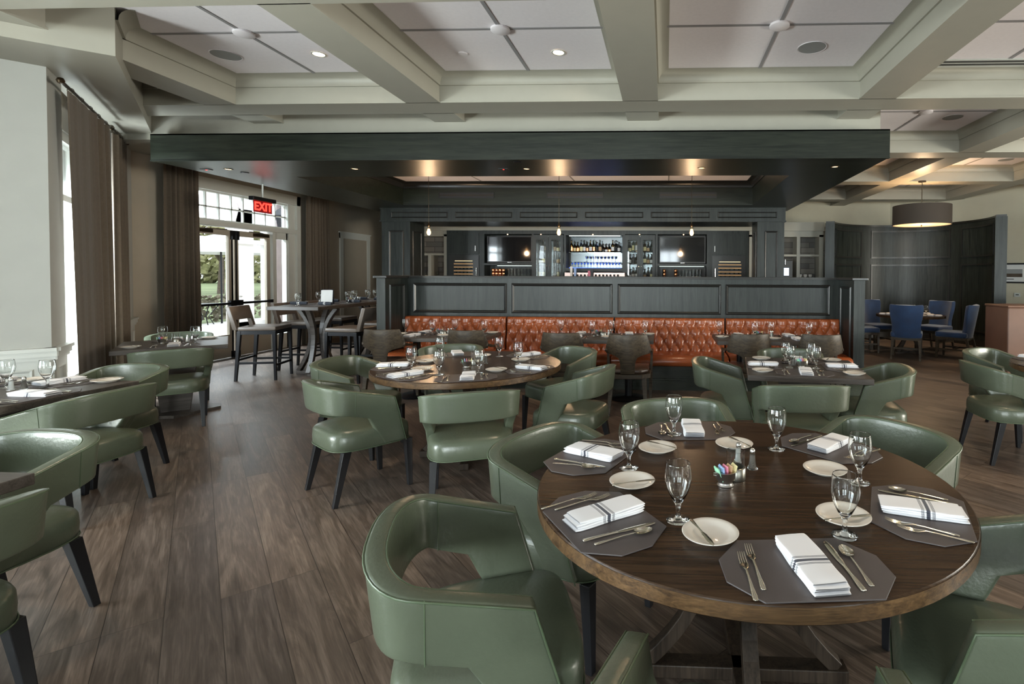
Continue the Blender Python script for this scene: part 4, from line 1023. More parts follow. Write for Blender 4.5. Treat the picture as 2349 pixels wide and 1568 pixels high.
def make_green_chair(label):
    t = thing('green_armchair', label, 'chair', (0, 0, 0), 0)
    cols = chair_sheet(); m = MB(); TH = 0.055
    def P_(i, j): return ((cols[i][0] or [None]*3)+cols[i][1])[j]
    def inn(i, j):
        p = P_(i, j)
        a_, b_ = max(i-1, 0), min(i+1, len(cols)-1)
        if j < 3 or i < 5 or i > len(cols)-6: return p+Vector((-math.copysign(TH, p.x), 0, 0))
        d = P_(b_, j)-P_(a_, j); d.z = 0
        if d.length < 1e-6: return p+Vector((-math.copysign(TH, p.x), 0, 0))
        d.normalize(); nn = Vector((-d.y, d.x, 0))
        if nn.dot(Vector((-p.x, -0.05-p.y, 0))) < 0: nn = -nn
        return p+nn*TH
    idx = {}; vs = []
    for i in range(len(cols)):
        for j in range(10):
            p = P_(i, j)
            if p is not None: idx[(i, j)] = len(vs); vs.append(p); vs.append(inn(i, j))
    quads = []
    for i in range(len(cols)-1):
        for j in range(9):
            q = [(i, j), (i+1, j), (i+1, j+1), (i, j+1)]
            if all(k in idx for k in q): quads.append([idx[k] for k in q])
    fs = [tuple(q) for q in quads]+[tuple(k+1 for k in reversed(q)) for q in quads]
    cnt = {}
    for q in quads:
        for k in range(4):
            e = (q[k], q[(k+1) % 4]); cnt[frozenset(e)] = cnt.get(frozenset(e), [])+[e]
    for v in cnt.values():
        if len(v) == 1: e = v[0]; fs.append((e[1], e[0], e[0]+1, e[1]+1))
    m.add(vs, fs)
    o = m.build('backrest', 'green_leather', t)
    bake(o, [('BEVEL', dict(width=0.010, segments=3, limit_method='ANGLE', angle_limit=math.radians(50)))])
    for p in o.data.polygons: p.use_smooth = True
    o.data.set_sharp_from_angle(angle=math.radians(55))
    # piping along the top outer edge and down the arm fronts, plus the two side seams
    m = MB(); off = 0.0015
    path = [c[1][6] for c in cols]
    a_ = [Vector(cols[0][0][j]) for j in range(3)]+[Vector(p) for p in cols[0][1]]
    b_ = [Vector(p) for p in reversed(cols[-1][1])]+[Vector(cols[-1][0][j]) for j in (2, 1, 0)]
    full = a_[:-1]+[Vector(p) for p in path]+b_[1:]
    m.tube([p+Vector((0, 0, -0.006)) for p in full], 0.0032, 6)
    def inward(i):
        p = cols[i][1][6]; q = cols[min(i+1, len(cols)-1)][1][6]; r = cols[max(i-1, 0)][1][6]
        d = (q-r); d.z = 0; d.normalize(); nn = Vector((-d.y, d.x, 0))
        if nn.dot(Vector((0, -0.02, 0))-Vector((p.x, p.y, 0))) < 0: nn = -nn
        return p+nn*0.054+Vector((0, 0, -0.004))
    m.tube([inward(i) for i in range(len(cols))], 0.0028, 6)
    pi = m.build('piping', 'green_piping', o, smooth=60); pi.location = (0, 0, 0)
    m = MB()
    for i in (6, len(cols)-7):
        m = MB(); m.tube([p*1.0+Vector((math.copysign(0.001, p.x), 0, 0)) for p in cols[i][1]], 0.0016, 5)
        m.build('stitched_seam', 'green_piping', o, smooth=60)
        q = []
        for p in cols[i][1]:
            q.append(Vector((p.x-math.copysign(0.0555, p.x), p.y, p.z)))
        m = MB(); m.tube(q, 0.0016, 5); m.build('stitched_seam', 'green_piping', o, smooth=60)
    # seat
    def outline(ins, nseg=40):
        pts = []
        for k in range(nseg):
            a = 2*PI*k/nseg; c, s_ = math.cos(a), math.sin(a)
            x = 0.268*math.copysign(abs(c)**0.42, c); y = 0.262*math.copysign(abs(s_)**(0.42 if s_ > 0 else 0.62), s_)
            if s_ < 0: x *= 0.93+0.07*(1-abs(s_))
            l = math.hypot(x, y); k_ = max(0, (l-ins)/l); pts.append((x*k_, y*k_))
        return pts
    m = MB(); rings = [(0.02, 0.345), (0.004, 0.347), (0, 0.353), (-0.003, 0.40), (0, 0.440), (0.008, 0.456), (0.022, 0.467), (0.06, 0.476), (0.12, 0.483), (0.19, 0.487)]
    vs = []; n = 40
    for ins, z in rings: vs += [(x, y, z) for x, y in outline(ins)]
    vs.append((0, 0, .488)); vs.append((0, 0, .345)); fs = []
    for r_ in range(len(rings)-1):
        for i in range(n): fs.append((r_*n+i, r_*n+(i+1) % n, (r_+1)*n+(i+1) % n, (r_+1)*n+i))
    for i in range(n): fs.append(((len(rings)-1)*n+i, (len(rings)-1)*n+(i+1) % n, len(vs)-2)); fs.append(((i+1) % n, i, len(vs)-1))
    m.add(vs, fs); st = m.build('seat', 'green_leather', t, smooth=60)
    m = MB(); m.tube([(x, y, .350) for x, y in outline(-0.003)], 0.0032, 6, closed=True); pi = m.build('piping', 'green_piping', st, smooth=60); pi.location = (0, 0, 0)
    for sx in (-1, 1):
        m = MB(); m.taper((sx*.234, -.262), .014, .015, 0.0, (sx*.222, -.185), .024, .026, .347); m.build('leg', 'black_wood', t, mods=[BEV(.003)])
        m = MB(); m.taper((sx*.233, .240), .015, .015, 0.0, (sx*.232, .225), .024, .024, .347); m.build('leg', 'black_wood', t, mods=[BEV(.003)])
    return t
GC = make_green_chair('x'); GC_used = [False]
def green_chair(x, y, face, label, group):
    """face: direction angle in degrees the sitter looks"""
    rz = math.radians(face-90)
    if not GC_used[0]:
        GC_used[0] = True; GC.location = (x, y, 0); GC.rotation_euler = (0, 0, rz); GC['label'] = label; GC['group'] = group; return GC
    return dup(GC, (x, y, 0), rz, label, group)

# ------------------------------------------------------------ tables
def hourglass(m, ang, rtop, rmid, rbot, z0, z1, wd=.055, th=.05):
    pts = []
    for k in range(13):
        z = z0+(z1-z0)*k/12; t_ = (z-z0)/(z1-z0)
        r = rmid+(rbot-rmid)*max(0, 1-t_/0.55)**1.9+(rtop-rmid)*max(0, (t_-0.55)/0.45)**1.9
        pts.append((r*math.cos(ang), r*math.sin(ang), z))
    m.bar(pts, wd, th, Vector((-math.sin(ang), math.cos(ang), 0)))
def round_table(x, y, label, rot=0.0, r=.762, top='table_wood'):
    t = thing('round_table', label, 'table', (x, y, 0), rot, 'round dining tables')
    m = MB(); m.lathe([(0, .71), (r-.004, .71), (r, .714), (r, .755), (r-.004, .76), (0, .76)], 96)
    tp = m.build('tabletop', top, t, smooth=40)
    m = MB(); m.lathe([(r+.0008, .7145), (r+.0008, .7545)], 96, cap0=False, cap1=False); e = m.build('edge_band', 'table_edge_wood', tp, smooth=40); e.location = (0, 0, 0)
    for k in range(4):
        m = MB(); hourglass(m, k*PI/2, .34, .15, .36, .05, .71); m.build('leg', 'base_wood', t, mods=[BEV(.004)])
    m = MB(); m.box(-.40, .40, -.035, .035, 0, .05); m.box(-.035, .035, -.40, .40, 0.001, .05); m.build('floor_cross', 'base_wood', t, mods=[BEV(.004)])
    m = MB(); m.box(-.38, .38, -.03, .03, .67, .71); m.box(-.03, .03, -.38, .38, .671, .71); m.build('top_cross', 'base_wood', t)
    return t
T1 = (0.297, 1.965); T2 = (-1.65, 4.317); T3 = (1.157, 4.38); T7 = (3.82, 4.48)
round_table(*T1, 'large round dark oak table set for six in the foreground', 0.0)
round_table(*T2, 'large round dark oak table set for six in the middle of the room', math.radians(14))
round_table(*T7, 'round dark oak table cut off by the right edge of the photo', 0.2)
def square_table(x, y, rot, sx, sy, label, ped='column'):
    t = thing('square_table', label, 'table', (x, y, 0), rot)
    m = MB(); m.box(-sx/2, sx/2, -sy/2, sy/2, .715, .76); m.build('tabletop', 'grey_table_wood', t, mods=[BEV(.004)])
    if ped == 'column':
        m = MB(); m.taper((0, 0), .12, .09, .03, (0, 0), .20, .12, .715); m.build('pedestal', 'grey_table_wood', t, mods=[BEV(.004)])
        m = MB(); m.prism([(-sx*.42, -.08), (0, -sy*.34), (sx*.42, -.08), (sx*.42, .08), (0, sy*.34), (-sx*.42, .08)], 0, .03); m.build('floor_plate', 'grey_table_wood', t)
    elif ped == 'post':
        m = MB(); m.lathe([(0, 0), (.27, 0), (.275, .008), (.26, .018), (.06, .03), (.045, .04), (0.045, .70), (.12, .715), (0, .715)], 28); m.build('pedestal', 'black_metal', t, smooth=40)
    return t
square_table(T3[0], T3[1], math.radians(-7.5), .92, .88, 'square dark oak table set for four right of centre')
T4 = (-5.33, 5.41)
square_table(T4[0], T4[1], math.radians(41), .90, .92, 'small square table in the bay by the curtains, set for two')
T5 = (-4.33, 3.10); square_table(T5[0], T5[1], math.radians(-4), 1.17, .88, 'rectangular dark table at the left edge with salt and pepper shakers')
T6 = (-3.0, 1.44); square_table(T6[0], T6[1], math.radians(-1), 1.17, .88, 'bare dark table corner at the lower left edge of the photo')
BT = [(-2.78, 6.36), (-0.76, 6.37), (1.245, 6.37)]
for k, (x, y) in enumerate(BT):
    t = thing('bench_table', 'rectangular dark table in front of the leather bench, %s' % ('left of three', 'middle of three', 'right of three')[k], 'table', (x, y, 0), 0, 'tables along the leather bench')
    m = MB(); m.box(-.63, .63, -.35, .36, .715, .76); m.build('tabletop', 'grey_table_wood', t, mods=[BEV(.004)])
    for px in (-.32, .32):
        m = MB(); m.lathe([(0, 0), (.22, 0), (.225, .008), (.21, .018), (.06, .03), (.045, .04), (0.045, .70), (.12, .715), (0, .715)], 24, Matrix.Translation((px, -.02, 0))); m.build('pedestal', 'black_metal', t, smooth=40)

# green chairs
def around(T, ang, d, nm, group, dface=0, dx=0, dy=0):
    a = math.radians(ang); green_chair(T[0]+d*math.cos(a)+dx, T[1]+d*math.sin(a)+dy, ang+180+dface, nm, group)
g1 = 'green leather chairs at the foreground round table'
green_chair(-.53, 1.54, 21, 'green leather armchair at the front left of the foreground round table', g1)
green_chair(-.385, 2.26, -27, 'green leather armchair at the back left of the foreground round table', g1)
around(T1, 103, .86, 'green leather armchair behind the foreground round table, only its back rim showing', g1)
green_chair(.97, 2.46, 217, 'green leather armchair at the back right of the foreground round table', g1)
green_chair(.95, 1.50, 159, 'green leather armchair at the right edge of the photo beside the foreground table', g1)
green_chair(.20, 1.073, 81, 'green leather armchair at the bottom edge, two arm ends showing before the foreground table', g1)
g2 = 'green leather chairs at the middle round table'
around(T2, 234, .89, 'green leather armchair at the front left of the middle round table, nearest the aisle', g2)
around(T2, 291, .93, 'green leather armchair seen from behind in front of the middle round table', g2)
around(T2, 348, .93, 'green leather armchair at the front right of the middle round table', g2)
around(T2, 48, .92, 'green leather armchair at the back right of the middle round table', g2)
around(T2, 121, .88, 'green leather armchair behind the middle round table, before the wooden chairs', g2)
around(T2, 178, .97, 'green leather armchair at the back left of the middle round table, near the tall table', g2)
g3 = 'green leather chairs at the square table'
def at3(lx, ly, face, nm):
    a = math.radians(-7.5); green_chair(T3[0]+lx*math.cos(a)-ly*math.sin(a), T3[1]+lx*math.sin(a)+ly*math.cos(a), face-7.5, nm, g3)
at3(-.60, .05, 0, 'green leather armchair on the left side of the square table')
at3(.53, .02, 180, 'green leather armchair on the right side of the square table')
at3(-.11, -.59, 99, 'green leather armchair seen from behind in front of the square table')
at3(-.02, .62, 270, 'green leather armchair behind the square table, only its top rim showing')
g7 = 'green leather chairs at the right edge table'
around(T7, 179, .90, 'green leather armchair at the right edge, nearer of two, seen from behind', g7)
around(T7, 124, .86, 'green leather armchair at the right edge, farther of two, before the brown booth', g7)
g4 = 'green leather chairs in the bay'
green_chair(-4.93, 4.98, 131, 'green leather armchair in front of the small square bay table', g4)
green_chair(-5.80, 5.95, -45, 'green leather armchair behind the small square bay table, mostly hidden', g4)
green_chair(-3.74, 3.12, 178, 'green leather armchair on the right side of the left edge table, seen from behind', g4)
green_chair(-4.235, 3.71, -94, 'green leather armchair on the far side of the left edge table, facing the camera', g4)
green_chair(-2.855, 1.99, -93, 'green leather armchair behind the bare table corner at the lower left', g4)
green_chair(-2.43, 1.45, 173, 'green leather armchair at the bottom left corner of the photo, back turned to the aisle', g4)

# ------------------------------------------------------------ wooden dining chairs with shaped backs
def make_wood_chair():
    t = thing('wooden_chair', 'x', 'chair', (0, 0, 0), 0)
    def shell(x, z):    # y of the curved back
        return -0.25-0.03*(z-.48)/.41+0.10*(abs(x)/.22)**2
    m = MB(); pts = [(-.075, .46), (-.08, .58), (-.10, .64), (-.16, .665), (-.235, .675), (-.245, .72), (-.20, .885), (.20, .885), (.245, .72), (.235, .675), (.16, .665), (.10, .64), (.08, .58), (.075, .46)]
    rows = [(.46, .075), (.52, .076), (.58, .08), (.61, .088), (.635, .10), (.655, .135), (.667, .185), (.675, .235), (.70, .243), (.74, .24), (.80, .224), (.885, .20)]
    vs = []; n = 16
    for z, h in rows:
        for i in range(n+1): x = -h+2*h*i/n; vs.append((x, shell(x, z), z))
    fs = [(r*(n+1)+i, r*(n+1)+i+1, (r+1)*(n+1)+i+1, (r+1)*(n+1)+i) for r in range(len(rows)-1) for i in range(n)]
    m.add(vs, fs); m.build('backrest', 'chair_wood', t, smooth=50, mods=[('SOLIDIFY', dict(thickness=.022, offset=0)), BEV(.004)])
    def rr(hx, y0, y1, c):
        return [(-hx+c, y0), (hx-c, y0), (hx, y0+c), (hx, y1-c*.5), (hx-c*.5, y1), (-hx+c*.5, y1), (-hx, y1-c*.5), (-hx, y0+c)]
    m = MB(); m.prism(rr(.245, -.25, .24, .09), .405, .455); m.build('seat_rail', 'chair_wood', t, mods=[BEV(.005)])
    m = MB(); m.prism(rr(.225, -.225, .235, .09), .456, .505); m.build('seat', 'dark_seat_leather', t, smooth=60, mods=[('BEVEL', dict(width=.02, segments=4, limit_method='ANGLE'))])
    for sx in (-1, 1):
        m = MB(); m.taper((sx*.205, -.25), .016, .018, 0, (sx*.175, -.205), .028, .026, .41); m.build('leg', 'chair_wood', t, mods=[BEV(.003)])
        m = MB(); m.taper((sx*.235, .20), .015, .015, 0, (sx*.235, .20), .022, .022, .41); m.build('leg', 'chair_wood', t, mods=[BEV(.003)])
        m = MB(); m.bar([(sx*.235, -.17, .715), (sx*.25, -.08, .69), (sx*.255, .03, .675), (sx*.252, .12, .672)], .03, .028, Vector((1, 0, 0))); m.taper((sx*.243, .12), .014, .016, .43, (sx*.25, .12), .014, .016, .67); m.build('armrest', 'chair_wood', t, mods=[BEV(.003)])
    return t
WC = make_wood_chair()
for k, (x, y) in enumerate(((-3.27, 6.03), (-2.27, 6.04), (-1.13, 5.86), (-.395, 5.76), (.93, 5.92), (1.72, 5.92))):
    tb = ('left', 'left', 'middle', 'middle', 'right', 'right')[k]; lr = ('left', 'right')[k % 2]
    lb = 'dark wooden chair with a shaped back, %s chair at the %s bench table' % (lr, tb)
    rz = math.radians((3, -3, -4, 0, 3, -2)[k])
    if k == 0: WC.location = (x, y, 0); WC.rotation_euler = (0, 0, rz); WC['label'] = lb; WC['group'] = 'dark wooden chairs at the bench tables'
    else: dup(WC, (x, y, 0), rz, lb, 'dark wooden chairs at the bench tables')

# ------------------------------------------------------------ bar height table and stools
HT = (-5.24, 8.35)
t = thing('tall_table', 'long bar height table of grey oak near the glazed doors', 'table', (HT[0], HT[1], 0), math.radians(0))
m = MB(); m.box(-.375, .375, -1.29, 1.29, 1.0, 1.05); m.build('tabletop', 'grey_table_wood', t, mods=[BEV(.004)])
for yy in (-.75, .75):
    for a in (0, PI):
        m = MB(); hourglass(m, a, .30, .10, .30, .05, 1.0, .07, .055); mm = [(x, y+yy, z) for x, y, z in m.v]; m.v = mm; m.build('leg', 'grey_table_wood', t, mods=[BEV(.004)])
    for a in (PI/2, -PI/2):
        m = MB(); hourglass(m, a, .22, .09, .22, .05, 1.0, .07, .05); m.v = [(x, y+yy, z) for x, y, z in m.v]; m.build('leg', 'grey_table_wood', t, mods=[BEV(.004)])
m = MB(); m.box(-.32, .32, -.79, -.71, 0, .05); m.box(-.32, .32, .71, .79, 0, .05); m.box(-.03, .03, -.95, .95, 0.001, .05); m.build('floor_bar', 'grey_table_wood', t, mods=[BEV(.004)])
def make_stool():
    t = thing('bar_stool', 'x', 'stool', (0, 0, 0), 0)
    m = MB(); hx = .245
    vs = []; n = 10
    def rr(i_, z): return [(-hx+i_, -.24+i_, z), (hx-i_, -.24+i_, z), (hx-i_, .24-i_, z), (-hx+i_, .24-i_, z)]
    m = MB(); m.box(-.245, .245, -.245, .245, .705, .765); m.build('seat', 'taupe_leather', t, smooth=60, mods=[('BEVEL', dict(width=.018, segments=3)), ('SUBSURF', dict(levels=1, render_levels=1))])
    # back: low panel with an opening
    def by(z): return -.235-.10*(z-.70)/.36
    sh = [(-.25, .72), (-.25, 1.05), (.25, 1.05), (.25, .72), (.185, .72), (.185, .86), (-.185, .86), (-.185, .72)]
    m = MB(); P_ = [(x, by(z), z) for x, z in sh]; Q_ = [(x, by(z)-.055, z) for x, z in sh]; n = len(sh)
    quads = [(0, 1, 6, 7), (1, 2, 5, 6), (2, 3, 4, 5)]
    m.add(P_+Q_, [tuple(q) for q in quads]+[tuple(i+n for i in reversed(q)) for q in quads]+[(i, (i+1) % n, n+(i+1) % n, n+i) for i in range(n)])
    m.build('backrest', 'taupe_leather', t, smooth=50, mods=[BEV(.008, 3)])
    m = MB(); m.box(-.24, .24, -.24, .24, .655, .706); m.build('seat_rail', 'black_wood', t)
    for sx in (-1, 1):
        m = MB(); m.taper((sx*.235, -.27), .015, .017, 0, (sx*.222, -.222), .023, .024, .70); m.build('leg', 'black_wood', t, mods=[BEV(.003)])
        m = MB(); m.taper((sx*.235, .235), .015, .015, 0, (sx*.225, .22), .022, .022, .70); m.build('leg', 'black_wood', t, mods=[BEV(.003)])
        m = MB(); m.box(sx*.23-.011, sx*.23+.011, -.25, .23, .235, .265); m.build('stretcher', 'black_wood', t)
    m = MB(); m.box(-.23, .23, .218, .24, .20, .23); m.build('stretcher', 'black_wood', t)
    m = MB(); m.box(-.23, .23, -.26, -.238, .28, .31); m.build('stretcher', 'black_wood', t)
    return t
BS = make_stool()
lst = [(-5.82, 7.30, -77, 'taupe leather bar stool nearest the camera on the door side of the tall table'),
       (-5.78, 8.08, -86, 'taupe leather bar stool in the middle of the door side of the tall table'),
       (-5.78, 8.86, -88, 'taupe leather bar stool farthest along the door side of the tall table'),
       (-4.47, 7.22, 84, 'taupe leather bar stool nearest the camera on the partition side of the tall table'),
       (-4.50, 8.05, 88, 'taupe leather bar stool second on the partition side of the tall table'),
       (-4.60, 8.90, 90, 'taupe leather bar stool farthest along the partition side of the tall table')]
for k, (x, y, rz, lb) in enumerate(lst):
    if k == 0: BS.location = (x, y, 0); BS.rotation_euler = (0, 0, math.radians(rz)); BS['label'] = lb; BS['group'] = 'taupe leather bar stools'
    else: dup(BS, (x, y, 0), math.radians(rz), lb, 'taupe leather bar stools')

# ------------------------------------------------------------ curved screen with the round table and blue chairs
Lp, Mp, Rp = Vector((3.84, 12.0)), Vector((6.0, 12.75)), Vector((6.66, 10.7))
def circum(a, b, c):
    d = 2*(a.x*(b.y-c.y)+b.x*(c.y-a.y)+c.x*(a.y-b.y))
    ux = (a.length_squared*(b.y-c.y)+b.length_squared*(c.y-a.y)+c.length_squared*(a.y-b.y))/d
    uy = (a.length_squared*(c.x-b.x)+b.length_squared*(a.x-c.x)+c.length_squared*(b.x-a.x))/d
    return Vector((ux, uy))
cc = circum(Lp, Mp, Rp); rad = (Lp-cc).length
aL = math.atan2(Lp.y-cc.y, Lp.x-cc.x); aR = math.atan2(Rp.y-cc.y, Rp.x-cc.x)
if aL < 0: aL += 2*PI
t = fixed('curved_screen', 'tall curved dark oak panelled screen behind the blue chairs', 'screen', (cc.x, cc.y+rad*.5, 0))
def arc(m, r0, r1, a0, a1, z0, z1, n=24):
    vs = []
    for k in range(n+1):
        a = a0+(a1-a0)*k/n
        for r in (r0, r1):
            for z in (z0, z1): vs.append((cc.x+r*math.cos(a), cc.y+r*math.sin(a), z))
    fs = []
    for k in range(n):
        b_ = k*4; c_ = b_+4
        fs += [(b_, b_+1, c_+1, c_), (b_+2, c_+2, c_+3, b_+3), (b_+1, b_+3, c_+3, c_+1), (b_, c_, c_+2, b_+2)]
    fs += [(0, 2, 3, 1), (n*4, n*4+1, n*4+3, n*4+2)]
    m.add(vs, fs)
m = MB(); arc(m, rad, rad+.14, aR-.0, aL+.0, 0, 2.72, 40); m.build('wall_panel', 'millwork', t, smooth=30)
m = MB(); arc(m, rad-.02, rad+.16, aR-.03, aL+.03, 2.72, 2.76, 40); m.build('cap_rail', 'millwork_trim', t, smooth=30); m = MB(); arc(m, rad-.02, rad, aR, aL, 0, .14, 40); m.build('base_rail', 'millwork_trim', t, smooth=30)
for (r0, r1) in ((0, 0.06), (0, 0)): pass
for a0 in (aR, aL): m = MB(); arc(m, rad-.03, rad+.17, a0-.045, a0+.045, 0, 2.72, 2); m.build('end_post', 'millwork', t)
span = aL-aR; cuts = [0.04, 0.275, 0.315, 0.685, 0.725, 0.96]
for a0f, a1f in ((0.05, 0.27), (0.32, 0.68), (0.73, 0.95)):
    for z0, z1 in ((0.3, 1.80), (1.95, 2.62)):
        a0, a1 = aR+span*a0f, aR+span*a1f; m = MB()
        arc(m, rad-.02, rad, a0, a1, z0, z0+.035, 12); arc(m, rad-.02, rad, a0, a1, z1-.035, z1, 12)
        arc(m, rad-.02, rad, a0, a0+.035/rad, z0, z1, 1); arc(m, rad-.02, rad, a1-.035/rad, a1, z0, z1, 1)
        m.build('panel_moulding', 'millwork_trim', t)
TB = (4.86, 10.45)
t = thing('round_table', 'small round dark table inside the curved screen', 'table', (TB[0], TB[1], 0), .4, 'round dining tables')
m = MB(); m.lathe([(0, .715), (.62, .715), (.62, .76), (0, .76)], 48); m.build('tabletop', 'table_wood', t, smooth=40)
for k in range(4): m = MB(); hourglass(m, k*PI/2, .28, .10, .30, .04, .715, .05, .045); m.build('leg', 'grey_table_wood', t)
m = MB(); m.box(-.33, .33, -.03, .03, 0, .04); m.box(-.03, .03, -.33, .33, 0, .041); m.build('floor_cross', 'grey_table_wood', t)
def make_blue():
    t = thing('blue_chair', 'x', 'chair', (0, 0, 0), 0)
    m = MB()
    rows = [(.40, .235), (.50, .225), (.60, .22), (.72, .235), (.82, .255), (.92, .265), (.985, .262), (1.0, .25)]
    n = 12; vs = []
    for z, h in rows:
        for i in range(n+1): u = -1+2*i/n; vs.append((h*u, -.24-.10*(z-.4)/.6+.07*u*u*(1+0.6*(z-.4)), z))
    m.add(vs, [(r*(n+1)+i, r*(n+1)+i+1, (r+1)*(n+1)+i+1, (r+1)*(n+1)+i) for r in range(len(rows)-1) for i in range(n)])
    m.build('backrest', 'blue_velvet', t, smooth=50, mods=[('SOLIDIFY', dict(thickness=.07, offset=0)), BEV(.015, 3)])
    m = MB(); m.box(-.26, .26, -.24, .28, .40, .50); m.build('seat', 'blue_velvet', t, smooth=60, mods=[('BEVEL', dict(width=.03, segments=4))])
    m = MB(); m.box(-.25, .25, -.25, .27, .355, .40); m.build('seat_rail', 'chair_wood', t)
    for sx in (-1, 1):
        m = MB(); m.taper((sx*.235, -.32), .014, .016, 0, (sx*.22, -.22), .022, .024, .40); m.build('leg', 'chair_wood', t)
        m = MB(); m.taper((sx*.235, .25), .015, .015, 0, (sx*.235, .245), .022, .022, .40); m.build('leg', 'chair_wood', t)
        m = MB(); m.box(sx*.23-.01, sx*.23+.01, -.27, .25, .16, .19); m.build('stretcher', 'chair_wood', t)
    m = MB(); m.box(-.22, .22, -.02, .01, .16, .19); m.build('stretcher', 'chair_wood', t)
    return t
BC = make_blue()
bl = [(4.50, 9.80, 63, 'blue velvet chair with its back to the camera, middle of the round screen table'), (5.42, 9.86, 138, 'blue velvet chair on the right of the screen table, turned sideways'),
      (3.98, 10.62, -3, 'blue velvet chair half hidden by the right end of the partition'), (4.55, 11.28, -75, 'blue velvet chair behind the screen table on the left'), (5.62, 11.02, -148, 'blue velvet chair behind the screen table on the right')]
for k, (x, y, f_, lb) in enumerate(bl):
    rz = math.radians(f_-90)
    if k == 0: BC.location = (x, y, 0); BC.rotation_euler = (0, 0, rz); BC['label'] = lb; BC['group'] = 'blue velvet chairs'
    else: dup(BC, (x, y, 0), rz, lb, 'blue velvet chairs')
# drum pendant
t = thing('drum_pendant', 'large brown drum shade pendant lamp over the curved screen table', 'pendant lamp', (5.03, 10.4, 2.52))
m = MB(); m.lathe([(.52, 0), (.52, .38)], 48, cap0=False, cap1=False); m.build('shade', 'shade_brown', t, smooth=40, mods=[('SOLIDIFY', dict(thickness=.006))])
m = MB(); m.lathe([(0, .012), (.510, .012), (.510, .018), (0, .018)], 48); m.build('diffuser', 'shade_inside', t)
m = MB(); m.lathe([(0, -.03), (.012, -.02), (.012, .012), (0, .012)], 12); m.tube([(0, 0, .02), (0, 0, .86)], .008, 8); m.lathe([(0, .845), (.07, .845), (.07, .868), (0, .868)], 20); m.build('stem', 'bronze', t)
l = bpy.data.lights.new('lamp', 'POINT'); l.energy = 55; l.color = (1, .70, .42); l.shadow_soft_size = .12
o = bpy.data.objects.new('lamp', l); C.objects.link(o); o.parent = t; o.location = (0, 0, .25)
o = bpy.data.objects.new('lamp', l.copy()); o.data.energy = 14; C.objects.link(o); o.parent = t; o.location = (0, 0, -.12)
downlight(5.15, 12.0, 3.688, 'lit downlight washing the far wall above the drum lamp', 'glow_down', .05, 'white_trim', 'ceiling downlights', 110)
downlight(5.95, 11.8, 3.688, 'unlit looking downlight in the last coffer right of the drum lamp', 'glow_down', .05, 'white_trim', 'ceiling downlights', 60)  # fixture looks unlit; its lit lens and spot are added
DL = [(-6.15, 5.0, 'beside the header over the bay'), (-3.43, 2.75, 'nearest the camera on the left'), (1.5, 2.6, 'above the foreground round table'), (3.6, 2.6, 'nearest the camera on the right'), (3.5, 4.6, 'above the right edge table'), (3.4, 9.4, 'in the aisle left of the drum lamp'), (6.0, 7.0, 'above the leather booth end')]  # unseen downlights added for general downward light; the bay one explains a warm glow
for x, y, nm in DL:
    downlight(x, y, 3.688, 'added unseen ceiling downlight '+nm, 'glow_down', .05, 'white_trim', 'ceiling downlights', 80)
# brown booth end and picture
t = fixed('leather_booth', 'tall reddish brown leather booth end at the right edge', 'booth', (6.3, 8.1, 0))
m = MB(); m.box(5.04, 7.6, 7.8, 8.35, .02, 1.07); m.build('body', 'brown_leather', t, mods=[BEV(.02, 3)], smooth=60)
m = MB(); m.box(5.03, 7.61, 7.79, 8.36, 1.065, 1.10); m.build('top_roll', 'brown_leather', t, mods=[BEV(.015, 3)], smooth=60)
dR = Vector((1.2, -1.3)).normalized(); 
M_ = Matrix.Translation((6.9, 13.3, 0)) @ Matrix.Rotation(math.atan2(-1.3, 1.2), 4, 'Z')
def onR(px_s): return M_
t = thing('framed_picture', 'small black framed landscape photograph on the right wall', 'picture', (0, 0, 0))
s0 = 1.02
t.matrix_world = M_ @ Matrix.Translation((s0+.45, -.0, 1.37))
m = MB()
for p in ((-.45, .45, 0, .036), (-.45, .45, .424, .46)): m.box(p[0], p[1], -.03, -.003, p[2], p[3])
m.box(-.45, -.414, -.03, -.003, .025, .435); m.box(.414, .45, -.03, -.003, .025, .435); m.build('frame', 'black_plastic', t, world=False)
m = MB(); m.box(-.425, .425, -.014, -.008, .025, .435); m.build('mat_board', 'paper_white', t, world=False)
m = MB(); m.box(-.26, .26, -.018, -.014, .14, .32); m.build('photo', 'grille_grey', t, world=False)
m = MB(); m.box(-.26, .26, -.0195, -.018, .14, .22); m.build('photo_ground', 'bark', t, world=False)
m = MB(); m.box(-.10, .10, -.018, -.014, .085, .10); m.build('caption_strip', 'black_plastic', t, world=False)
t = thing('wall_thermostat', 'small white thermostat on the wall below the picture', 'thermostat', (0, 0, 0)); t.matrix_world = M_ @ Matrix.Translation((s0+.62, 0, 1.06))
m = MB(); m.box(-.06, .06, -.02, -.002, 0, .09); m.build('cover', 'white_trim', t, world=False); m = MB(); m.box(-.03, .03, -.022, -.02, .04, .06); m.build('display', 'black_plastic', t, world=False)
